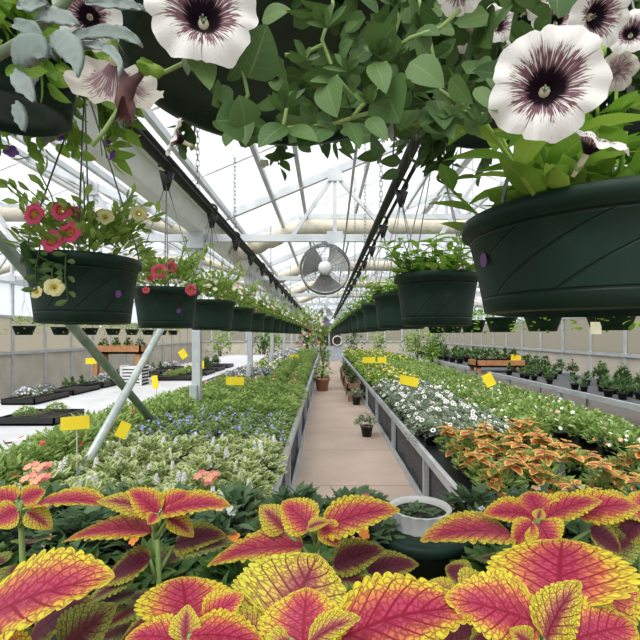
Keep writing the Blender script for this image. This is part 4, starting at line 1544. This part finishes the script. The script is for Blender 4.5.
# (base x, base y, tip x, tip y, half width px, depth, share turned to the eye)
for (x0, y0, x1, y1, hw, d, fc) in [
        (248, 78, 268, 24, 26, .335, .95), (243, 122, 216, 120, 21, .33, .9), (245, 126, 240, 95, 18, .33, .8), (197, 55, 210, 88, 14, .325, .9), (192, 52, 187, 74, 7, .33, .8), (222, 88, 213, 105, 10, .335, .7), (215, 84, 229, 106, 11, .34, .8),
        (326, 80, 336, 116, 17, .335, .95), (338, 72, 302, 77, 11, .345, .6), (340, 80, 310, 80, 5, .34, .7), (370, 50, 396, 26, 21, .335, .8), (375, 62, 386, 92, 13, .33, .95), (372, 112, 378, 84, 0, .34, .7),
        (385, 84, 398, 122, 25, .34, .9), (410, 62, 444, 86, 16, .33, .9), (352, 106, 370, 118, 0, .34, .7), (450, 78, 472, 104, 10, .335, .9), (475, 88, 498, 112, 8, .335, .9), (487, 78, 497, 94, 3, .335, .8),
        (368, 118, 388, 140, 9, .33, .9), (348, 122, 360, 148, 9, .34, .8), (288, 128, 318, 140, 8, .335, .6), (300, 110, 316, 60 + 62, 8, .35, .7), (285, 125, 258, 146, 11, .33, .7), (325, 128, 300, 148, 14, .34, .6),
        (436, 100, 445, 128, 14, .34, .8), (448, 108, 420, 124, 11, .345, .6), (335, 125, 315, 120, 9, .35, .6), (398, 12, 384, 26, 8, .345, .7), (368, 26, 384, 26, 6, .345, .6), (340, 55, 352, 40, 7, .335, .7), (345, 30, 358, 22, 4, .34, .8),
        (316, 12, 286, 12, 4, .35, .6), (333, 10, 300, 2, 5, .35, .6), (404, 8, 396, -6, 8, .35, .7), (428, 56, 415, 38, 12, .36, .7), (433, 120, 455, 138, 9, .345, .7), (300, 132, 310, 152, 8, .35, .7), (412, 110, 400, 130, 12, .35, .8),
        (390, 6, 375, 20, 7, .35, .7), (420, 8, 440, 22, 8, .36, .7), (418, 30, 440, 34, 6, .355, .6), (290, 55, 312, 62, 6, .36, .6), (262, 20, 290, 8, 8, .38, .6), (370, 140, 385, 152, 8, .36, .7), (240, 60, 228, 80, 8, .36, .7), (465, 118, 480, 135, 7, .35, .8)]:
    if hw:
        blade_px(m, NL, x0, y0, d, x1, y1, d - 0.012, hw * 0.92, fc, R.choice((-1, 1)), **KW)
# growing tips with narrow leaves
for (cx, cy, n, s, d) in [(327, 28, 8, 26, .335), (285, 108, 10, 26, .33), (371, 104, 8, 20, .33), (378, 55, 7, 16, .335), (397, 55, 7, 16, .335), (420, 92, 8, 20, .335), (540, 128, 4, 18, .34), (395, 4, 7, 18, .34), (455, 118, 7, 18, .335), (480, 125, 7, 20, .335), (306, 60, 4, 20, .345), (348, 72, 6, 22, .335)]:
    for k in range(n):
        a = -PI / 2 + (k / max(1, n - 1) - 0.5) * 2.3 + R.uniform(-.2, .2)
        L = s * R.uniform(0.7, 1.2)
        blade_px(m, NL, cx, cy, d, cx + L * math.cos(a), cy + L * math.sin(a), d - R.uniform(0, .02), R.uniform(2.0, 4.2), 0.8, R.choice((-1, 1)), prof='spat', nv=7, nu=4, fold=0.3, curl=0.1)
# inner leaves close under the pot
for i in range(230):
    x = R.uniform(225, 560)
    y = R.uniform(-20, 140)
    if x > 470 and y > 120:
        continue
    d = R.uniform(.375, .46)
    a = R.uniform(0, 6.28)
    L = R.uniform(18, 34)
    if y + L * math.sin(a) > 149 or (x < 275 and y < 100) or (x < 335 and y < 75 and i % 3):
        continue
    blade_px(m, NL, x, y, d, x + L * math.cos(a), y + L * math.sin(a), d + R.uniform(-.03, .03), L * R.uniform(.26, .4), R.uniform(.5, .95), R.choice((-1, 1)), prof='ovate', nv=6, nu=4, fold=0.15, curl=0.1)
m.build('foliage', 'pet_leaf', NB)


def bloom(x, y, d, rpx, n, seed, mat='pet_white', lab=None, squash=1.0, depth=0.5, ruf=0.05, rot=None):
    o = trumpet('flower', NB, nloc(x, y, d), n, rpx * d / FOC, mat, depth, ruf, seed, True, 80, squash=squash, rot=rot)
    if lab:
        o['label'] = lab
    return o


bloom(202, 6, .305, 57, (0.22, -1, -0.02), 3, lab='white flower with dark purple veined throat', rot=0.3)
bloom(548, 82, .310, 57, (-0.35, -1, -0.15), 8, lab='white flower with dark purple veined throat', rot=1.1)
bloom(597, 136, .33, 36, (0.25, -0.55, 0.75), 5, lab='half hidden white flower')
bloom(603, 14, .40, 36, (0.3, -1, -0.5), 6, lab='shaded white flower with mauve throat')
bloom(462, -12, .34, 26, (0.0, -0.6, -0.75), 7, lab='small white flower seen from below')
bloom(172, 136, .335, 24, (-0.9, -0.45, 0.35), 9, lab='small folded cream flower', mat='pet_white', squash=0.8)
bloom(116, 88, .42, 46, (-0.3, 0.75, -0.6), 10, mat='pet_back', lab='cream flower seen from behind')
bloom(88, 16, .40, 32, (0.3, -0.8, -0.5), 12, lab='white flower behind silver leaves')
for k, (x, y, r, d) in enumerate([(500, 22, 20, .47), (470, 36, 16, .5), (555, 18, 22, .5), (535, 2, 18, .46), (517, 40, 14, .52), (440, 12, 12, .5), (428, 58, 10, .46), (620, 70, 20, .5), (632, 30, 22, .46)]):
    bloom(x, y, d, r, (R.uniform(-.5, .5), -0.8, R.uniform(-.6, .1)), 30 + k, mat='pet_back' if k % 2 else 'pet_white')
# wilted bloom
m = MB()
m.tube([P(x, y, .328) - NL for (x, y) in ((142, 74), (133, 82), (126, 92), (123, 104), (127, 116), (128, 124))], [0.0022, 0.004, 0.0065, 0.006, 0.004, 0.0016], 9)
for k in range(5):
    blade_px(m, NL, 125, 92, .328, 120 + 4 * k, 120, .32, 4, 0.7, 1, prof='lance', nv=6, nu=3, fold=0.5, curl=0.2)
tag(m.build('wilted_flower', 'wilt', NB), 'shrivelled dark purple flower')
m = MB()
m.tube([P(x, y, .33) - NL for (x, y) in ((165, 71), (158, 72), (142, 64), (137, 62))], [0.0015, 0.005, 0.004, 0.001], 8)
for (x1, y1) in ((139, 58), (135, 66), (146, 60), (138, 72)):
    blade_px(m, NL, 155, 71, .33, x1, y1, .325, 4, .8, 1, prof='spat', nv=6, nu=4, fold=.2)
m.build('flower_bud', 'lime_leaf', NB)
m = MB()
m.tube([P(x, y, .34) - NL for (x, y) in ((520, 120), (535, 124), (548, 132))], [0.002, 0.004, 0.0015], 8)
m.build('flower_bud', 'lime_leaf', NB)
m = MB()
m.tube([P(x, y, .33) - NL for (x, y) in ((598, 58), (601, 53), (604, 47))], [0.002, 0.004, 0.0015], 8)
m.build('flower_bud', 'lime_leaf', NB)
# silver leaved plant growing in the same basket
for pts, rad, d in [([(62, 42), (80, 36), (105, 32), (128, 36), (143, 47)], (3, 5, 7, 7, 2.5), .33), ([(80, 45), (98, 46), (112, 52), (120, 64), (119, 76)], (2, 4, 5, 4, 1.5), .328), ([(50, 44), (62, 42), (71, 50), (77, 62), (78, 77)], (6, 12, 13, 9, 2), .322),
                    ([(14, 60), (26, 52), (38, 50), (46, 58)], (10, 16, 15, 5), .325), ([(36, 20), (52, 16), (68, 20), (79, 25)], (3, 8, 8, 3), .335), ([(18, 6), (34, 6), (48, 3)], (5, 7, 2), .335), ([(86, 3), (110, 4), (132, 6), (146, 10)], (3, 5, 5, 2), .335),
                    ([(14, 74), (25, 86), (35, 102)], (8, 10, 3), .328), ([(16, 104), (21, 118), (24, 131)], (7, 7, 2), .333), ([(14, 24), (32, 30), (44, 40)], (6, 8, 3), .333), ([(40, 44), (52, 52), (56, 60)], (2, 4, 2), .33)]:
    m = MB()
    q, rq = [], []
    P_ = [P(x, y, d - 0.004 * i) - NL for i, (x, y) in enumerate(pts)]
    n = len(pts)
    for i in range(n - 1):
        p0, p1, p2, p3 = P_[max(i - 1, 0)], P_[i], P_[i + 1], P_[min(i + 2, n - 1)]
        for k in range(6 if i < n - 2 else 7):
            u_ = k / 6
            q.append(0.5 * ((2 * p1) + (p2 - p0) * u_ + (2 * p0 - 5 * p1 + 4 * p2 - p3) * u_ * u_ + (3 * p1 - p0 - 3 * p2 + p3) * u_ ** 3))
            rq.append((rad[i] * (1 - u_) + rad[i + 1] * u_) * d / FOC * (1 + 0.05 * math.sin(k * 2.1 + i)))
    m.tube(q, [r_ * (1 - 0.75 * (i / (len(rq) - 1)) ** 5) * (0.55 + 0.45 * min(1, i / 3)) for i, r_ in enumerate(rq)], 16)
    for i in range(len(q)):
        for j in range(16):
            vx, vy, vz = m.v[i * 16 + j]
            crease = 0.0012 * math.cos(j * PI / 8 * 2) + 0.0006 * math.sin(i * 1.7 + j * 2.2)
            m.v[i * 16 + j] = (vx, q[i].y + (vy - q[i].y) * 0.42 + crease, vz + 0.0007 * math.sin(i * 1.3 + j))
    o = m.build('silver_leaf', 'silver', NB)
    o['label'] = 'felted silver leaf lobe'
m = MB()
stem_px(m, NL, [(-10, 60), (20, 42), (60, 8), (90, -30)], .345, 0.004)
stem_px(m, NL, [(30, 60), (58, 50), (90, 45)], .335, 0.003)
m.build('silver_stem', 'blue_leaf', NB)


# two fuller baskets just behind it
def back_basket(x, y, z, lab, fm, lm, seed, nfl, fr, nt=30, tl=0.25):
    t = thing('hanging_basket', lab, 'hanging basket', (x, y, z))
    put('pot', BPOT, t)
    m = MB()
    for k in range(4):
        a = 0.4 + k * PI / 2
        m.tube([(0.163 * math.cos(a), 0.163 * math.sin(a), 0.2), (0, 0, 0.7)], 0.0028, 5)
    m.tube([(0, 0, 0.69), (0, 0, zroof(x) - z)], 0.004, 5)
    m.build('hanger', 'wire', t)
    m = MB()
    dome(m, 260, 0.27, 0.25, 0.075, 0.024, 0.17, 'ovate', 5, 0.5, low=0.0)
    for k in range(nt):
        a = R.uniform(0, 6.28)
        b = V((0.17 * math.cos(a), 0.17 * math.sin(a), 0.21))
        L = R.uniform(0.4, 1.0) * tl
        e = b + V((0.07 * math.cos(a), 0.07 * math.sin(a), -L))
        m.tube([b, b + V((0.05 * math.cos(a), 0.05 * math.sin(a), 0.0)), e], 0.002, 4)
        for q in range(12):
            p = b.lerp(e, q / 11) + V((0.03 * math.cos(a), 0.03 * math.sin(a), 0))
            d = (V((math.cos(a), math.sin(a), -0.3)) + rv(0.9)).normalized()
            m.leaf(p, p + d * 0.06, d.cross(rv(1)), 0.017, 'ovate', 5, 2)
    m.build('foliage', lm, t)
    m = MB()
    for k in range(nfl):
        a = R.uniform(0, 6.28)
        z_ = R.uniform(-0.02, 0.36)
        m.floret(V((0.26 * math.cos(a), 0.26 * math.sin(a), z_)), V((math.cos(a), math.sin(a), R.uniform(-.6, .3))), fr * R.uniform(.65, 1.0), 5, R.choice((0, 0, 1)), len(fm), 0.26, cup=0.3, notch=0.22)
    m.build('blossoms', list(fm) + ['dark_eye' if 'pet_back' in fm else 'cream_fl'], t)


back_basket(-0.80, 1.12, EYE + 0.56, 'basket of violet flowers hanging behind the silver leaves', ('vio_fl', 'lav_fl'), 'lime_leaf', 1, 46, 0.022, 64, 0.25)
back_basket(0.42 - 0.02, 1.02, EYE + 0.485, 'basket of white petunias hanging behind the big veined blooms', ('white_fl', 'pet_back'), 'pet_leaf', 2, 26, 0.034, 44, 0.27)
back_basket(-0.20, 1.22, EYE + 0.59, 'leafy basket hanging just behind the close white petunia basket', ('white_fl', 'cream_fl'), 'dark_leaf', 3, 10, 0.02, 50, 0.24)
back_basket(0.88, 1.10, EYE + 0.55, 'leafy basket above the largest basket of lime foliage', ('white_fl', 'lav_fl'), 'pet_leaf', 4, 20, 0.03, 44, 0.30)

# ------------------------------------------------------------------ plant cart in front with the close-up coleus
CZ = 1.09
t = thing('plant_cart', 'tall steel plant cart loaded with close-up coleus before the benches', 'cart', (0, 0.68, 0))
m = MB()
m.box((-0.86, -0.44, CZ - 0.03), (0.86, 0.44, CZ))
m.build('shelf', 'oldwood', t, False)
m = MB()
for (a, b) in (((-0.88, -0.46, CZ - 0.05), (0.88, -0.44, CZ + 0.03)), ((-0.88, 0.44, CZ - 0.05), (0.88, 0.46, CZ + 0.03)), ((-0.88, -0.46, CZ - 0.05), (-0.86, 0.46, CZ + 0.03)), ((0.86, -0.46, CZ - 0.05), (0.88, 0.46, CZ + 0.03))):
    m.box(a, b)
m.build('frame', 'galv', t, False)
m = MB()
m.box((-0.86, -0.44, 0.42), (0.86, 0.44, 0.44))
m.build('lower_shelf', 'oldwood', t, False)
for sx in (-1, 1):
    for sy in (-1, 1):
        m = MB()
        m.box((sx * 0.85 - 0.018, sy * 0.43 - 0.018, 0.12), (sx * 0.85 + 0.018, sy * 0.43 + 0.018, CZ - 0.03))
        m.build('leg', 'galv', t, False)
        m = MB()
        cx, cy = sx * 0.85, sy * 0.43
        m.tube([(cx - 0.018, cy, 0.065), (cx + 0.018, cy, 0.065)], 0.064, 20)
        m.build('wheel', 'black', t)

COLN = [0]


def blade_auto(mb, loc, x0, y0, d0, x1, y1, hwpx, dirn=1, ratio=0.40, amp=0.15, **kw):
    """coleus blade: its length follows from its width, so a short-looking one points away from (dirn 1) or toward (-1) the eye"""
    A = P(x0, y0, d0)
    app = math.hypot(x1 - x0, y1 - y0)
    if hwpx / max(app, 1) > 0.55:
        ratio = 0.55
        amp = 0.10
    Lw = hwpx / ratio
    if Lw > app:
        dd = math.sqrt(Lw * Lw - app * app) * d0 / FOC * 0.75
        d1 = max(0.2, d0 + dirn * dd)
        fc = 0.97
    else:
        d1 = d0
        fc = hwpx / (ratio * app)
    B = P(x1, y1, d1)
    ax = (B - A).normalized()
    v = (V((0, 0, EYE)) - (A + B) / 2).normalized()
    p = ax.cross(v).normalized()
    q = (v - ax * v.dot(ax)).normalized()
    s2 = math.sqrt(max(0, 1 - fc * fc))
    best = None
    for sg in (1, -1):
        side = p * fc + q * sg * s2
        n = side.cross(ax)
        if n.dot(v) < 0:
            side, n = -side, -n
        if best is None or n.z > best[0]:
            best = (n.z, side)
    hw = hwpx * (d0 + d1) / 2 / FOC / fc
    mb.leaf(A - loc, B - loc, best[1], hw, prof='cord', nv=84, nu=16, fold=0.12, curl=0.10, arch=0.05, scal=(12, amp), puff=0.012, **kw)


def coleus(cx, cy, d, lab, leaves, fill=0, pot='black'):
    c = P(cx, cy, d)
    t = thing('coleus_plant', lab, 'coleus', (c.x, c.y, CZ), 0, 'close-up coleus plants on the cart')
    loc = t.location
    m = MB()
    r, h = 0.05, 0.09
    m.lathe([(r * 0.75, 0, 0), (r, h * 0.86, .8), (r * 1.06, h * 0.86, .8), (r * 1.06, h, 1), (r * .97, h, 1), (r * .95, h * .9, 1), (0.001, h * .9, 1)], 24)
    m.build('pot', pot, t)
    m = MB()
    m.tube([(0, 0, h * 0.85), (0.004, 0.002, (c.z - CZ) * 0.6), (0, 0, c.z - CZ)], [0.0045, 0.004, 0.003], 8)
    # petioles
    for (x0, y0, d0, x1, y1, hw, dr, mt) in leaves:
        a = P(x0, y0, d0) - loc
        m.tube([(0, 0, min(max(a.z - 0.03, 0.10), c.z - CZ)), a], [0.003, 0.002], 6)
    m.build('stem', 'stem', t)
    for (x0, y0, d0, x1, y1, hw, dr, mt) in leaves:
        m = MB()
        blade_auto(m, loc, x0, y0, d0, x1, y1, hw, dr)
        m.build('leaf', mt, t)
    if fill:
        m = MB()
        for i in range(fill):
            a = i * 2.4 + R.random()
            zz = 0.11 + (c.z - CZ - 0.16) * (i / fill)
            L = R.uniform(0.05, 0.075)
            dd = V((math.cos(a), math.sin(a), R.uniform(-0.2, 0.25))).normalized()
            b = V((0, 0, zz)) + dd * 0.025
            m.leaf(b, b + dd * L, dd.cross(V((0, 0, 1))), L * 0.40, 'ovate', 40, 8, 0.12, 0.15, scal=(10, 0.22), puff=0.01)
        m.build('lower_leaves', 'col_d', t)


F = 0.36
coleus(-28, 632, F, 'coleus at the cart corner with one big pointed pink leaf', [(-32, 630, F, 107, 566, 32, 1, 'col_a'), (62, 652, .40, 112, 606, 26, 1, 'col_d'), (30, 640, .42, 88, 596, 16, 1, 'col_c'), (-20, 650, F, 40, 668, 25, -1, 'col_a')], 8)
coleus(188, 628, F, 'coleus with a fan shaped pink leaf behind a small young leaf', [(187, 624, F, 182, 573, 45, 1, 'col_a'), (205, 622, .355, 242, 594, 18, 1, 'col_a'), (185, 640, .335, 187, 605, 15, 1, 'col_b'), (190, 636, .33, 268, 640, 20, -1, 'col_a'), (180, 640, .34, 125, 634, 18, -1, 'col_a'), (165, 620, .37, 113, 645, 14, -1, 'col_c')], 8)
coleus(304, 640, F, 'coleus with a broad yellow leaf behind a rounded pink one', [(285, 628, .39, 318, 552, 58, 1, 'col_b'), (268, 622, .42, 290, 562, 44, 1, 'col_b'), (303, 648, .345, 306, 586, 43, 1, 'col_a'), (308, 645, .325, 358, 613, 13, 1, 'col_b'), (338, 640, .35, 474, 596, 38, 1, 'col_a'), (290, 640, .33, 262, 652, 15, -1, 'col_b'), (320, 640, .38, 395, 645, 26, -1, 'col_a'), (260, 640, .39, 232, 612, 22, 1, 'col_b')], 10)
coleus(548, 628, F, 'coleus with the tallest broad pink leaf behind an upright young leaf', [(560, 606, .37, 561, 533, 64, 1, 'col_a'), (538, 624, .35, 448, 594, 34, 1, 'col_a'), (546, 640, .33, 576, 579, 22, 1, 'col_b'), (572, 640, .34, 640, 622, 30, 1, 'col_a'), (530, 646, .33, 512, 630, 14, -1, 'col_b'), (575, 605, .39, 640, 580, 32, 1, 'col_a'), (610, 598, .36, 588, 600, 8, 1, 'col_b'), (520, 620, .40, 470, 650, 24, -1, 'col_c')], 10)
coleus(445, 588, .44, 'low coleus between the two big pink ones, mostly hidden', [(455, 596, .44, 428, 582, 11, 1, 'col_b'), (462, 590, .45, 490, 578, 16, 1, 'col_b'), (470, 580, .50, 445, 566, 14, 1, 'col_c'), (470, 620, .42, 440, 640, 22, -1, 'col_c')], 6)
B = 0.56
coleus(156, 514, B, 'coleus in the second row with leaves spread flat', [(152, 532, B, 62, 533, 13, 1, 'col_a'), (150, 512, .57, 98, 496, 12, 1, 'col_b'), (158, 513, .56, 130, 488, 14, 1, 'col_a'), (163, 512, .56, 230, 500, 11, 1, 'col_a'), (168, 518, .55, 195, 535, 10, -1, 'col_b'), (175, 545, .58, 225, 532, 13, 1, 'col_c'), (150, 560, .55, 100, 580, 14, 1, 'col_c'), (156, 514, .54, 148, 524, 7, -1, 'col_a'), (162, 510, .57, 190, 492, 14, 1, 'col_a')], 14)
coleus(20, 503, .58, 'coleus in the second row by the cart end with orange edges', [(32, 506, .58, 110, 498, 8, 1, 'col_a'), (18, 510, .56, -10, 524, 14, -1, 'col_a'), (28, 512, .55, 52, 528, 11, -1, 'col_b'), (22, 500, .58, 45, 490, 11, 1, 'col_a'), (16, 500, .58, -20, 494, 11, 1, 'col_a')], 12)
coleus(316, 522, .54, 'coleus in the second row with long outstretched pink leaves', [(303, 547, .54, 206, 556, 15, 1, 'col_a'), (285, 530, .56, 260, 505, 15, 1, 'col_b'), (312, 528, .53, 282, 500, 19, 1, 'col_a'), (322, 530, .53, 398, 503, 18, 1, 'col_a'), (322, 524, .52, 340, 546, 12, -1, 'col_a'), (334, 566, .55, 384, 546, 16, 1, 'col_c'), (368, 574, .57, 418, 560, 14, 1, 'col_c'), (308, 528, .51, 330, 520, 6, -1, 'col_b'), (300, 560, .56, 258, 582, 12, 1, 'col_c')], 12)
coleus(538, 520, .54, 'coleus in the second row with a full rosette beside the cart end', [(512, 535, .54, 420, 532, 15, 1, 'col_a'), (534, 516, .55, 484, 510, 13, 1, 'col_a'), (540, 516, .55, 528, 490, 22, 1, 'col_a'), (545, 518, .54, 600, 495, 14, 1, 'col_a'), (538, 522, .52, 555, 549, 20, -1, 'col_a'), (533, 522, .52, 512, 545, 12, -1, 'col_a'), (575, 515, .56, 640, 500, 18, 1, 'col_a'), (600, 555, .57, 640, 535, 18, 1, 'col_d'), (590, 530, .56, 625, 552, 14, -1, 'col_c'), (538, 519, .515, 541, 508, 6, 1, 'col_b')], 12)
coleus(640, 512, .60, 'coleus at the cart edge, mostly outside the picture', [(640, 512, .60, 590, 500, 12, 1, 'col_a'), (640, 512, .60, 655, 490, 14, 1, 'col_a'), (640, 520, .58, 615, 545, 14, -1, 'col_c')], 10)

# mixed bedding plants filling the back of the cart
proto('cartfill', 4, lambda: simple(lambda f: dome(f, 130, 0.085, 0.075, 0.045, 0.010, 0.07, 'lance', 4, 0.7), lambda g: dome_flowers(g, 5, 0.075, 0.08, 0.012, 0.07, 5, (0, 1, 2, 3)), ('orange_fl', 'white_fl', 'peach_fl', 'pink_fl'), 'cart_leaf'))
proto('cartdark', 3, lambda: simple(lambda f: dome(f, 120, 0.08, 0.07, 0.05, 0.014, 0.06, 'lance', 4, 0.7), None, (), 'dark_leaf'))
for j, y in enumerate((1.05, 0.92)):
    for i in range(12):
        x = -0.79 + i * 0.1436
        if abs(x - 0.21) < 0.12:
            continue
        plant('cartfill', 'bedding_plant', 'small plant with orange and white flowers, %s along the %s cart row' % (ORD[i], ('rear', 'second')[j]), x, y, CZ, 'small flowering plants at the back of the cart', (0.98, 1.0)[j])
for j, y in enumerate((0.78, 0.68, 0.47)):
    for i in range(9):
        x = -0.62 + i * 0.155
        if abs(x - 0.17) < 0.09 and y > 0.6:
            continue
        if y < 0.5 and (abs(x) > 0.5):
            continue
        plant('cartdark', 'bedding_plant', 'low dark green plant under the coleus, %s in cart row %d' % (ORD[i], 3 + j), x, y, CZ, 'low dark plants under the coleus', (0.95, 0.85, 0.6)[j])
# dark planter with a white ribbed sleeve
t = thing('ribbed_planter', 'dark green planter with white ribbed sleeve standing among the coleus', 'planter', (0.205, 0.95, CZ))
m = MB()
m.lathe([(0.09, 0, 0), (0.11, 0.08, .8), (0.118, 0.085, .9), (0.118, 0.105, 1), (0.10, 0.105, 1), (0.001, 0.095, 1)], 40)
m.build('pot', 'pot', t)
m = MB()
n = 64
vs, fs = [], []
prof = ((0.060, 0.095), (0.064, 0.137), (0.067, 0.140), (0.058, 0.138), (0.056, 0.125))
for i, (rr, zz) in enumerate(prof):
    for j in range(n):
        a = 2 * PI * j / n
        q = rr * (1 + (0.035 * math.cos(j * PI / 2) if i < 2 else 0))
        vs.append((q * math.cos(a), q * math.sin(a), zz))
for i in range(4):
    for j in range(n):
        fs.append((i * n + j, i * n + (j + 1) % n, (i + 1) * n + (j + 1) % n, (i + 1) * n + j))
m.add(vs, fs)
o = m.build('sleeve', 'tagwhite', t)
o['label'] = 'white ribbed sleeve'
m = MB()
m.lathe([(0.001, 0.127), (0.057, 0.127)], 24, caps=False)
m.build('soil', 'soil', t)
m = MB()
dome(m, 70, 0.05, 0.012, 0.024, 0.006, 0.122, 'lance', 3, 0.4)
m.build('foliage', 'cart_leaf', t)
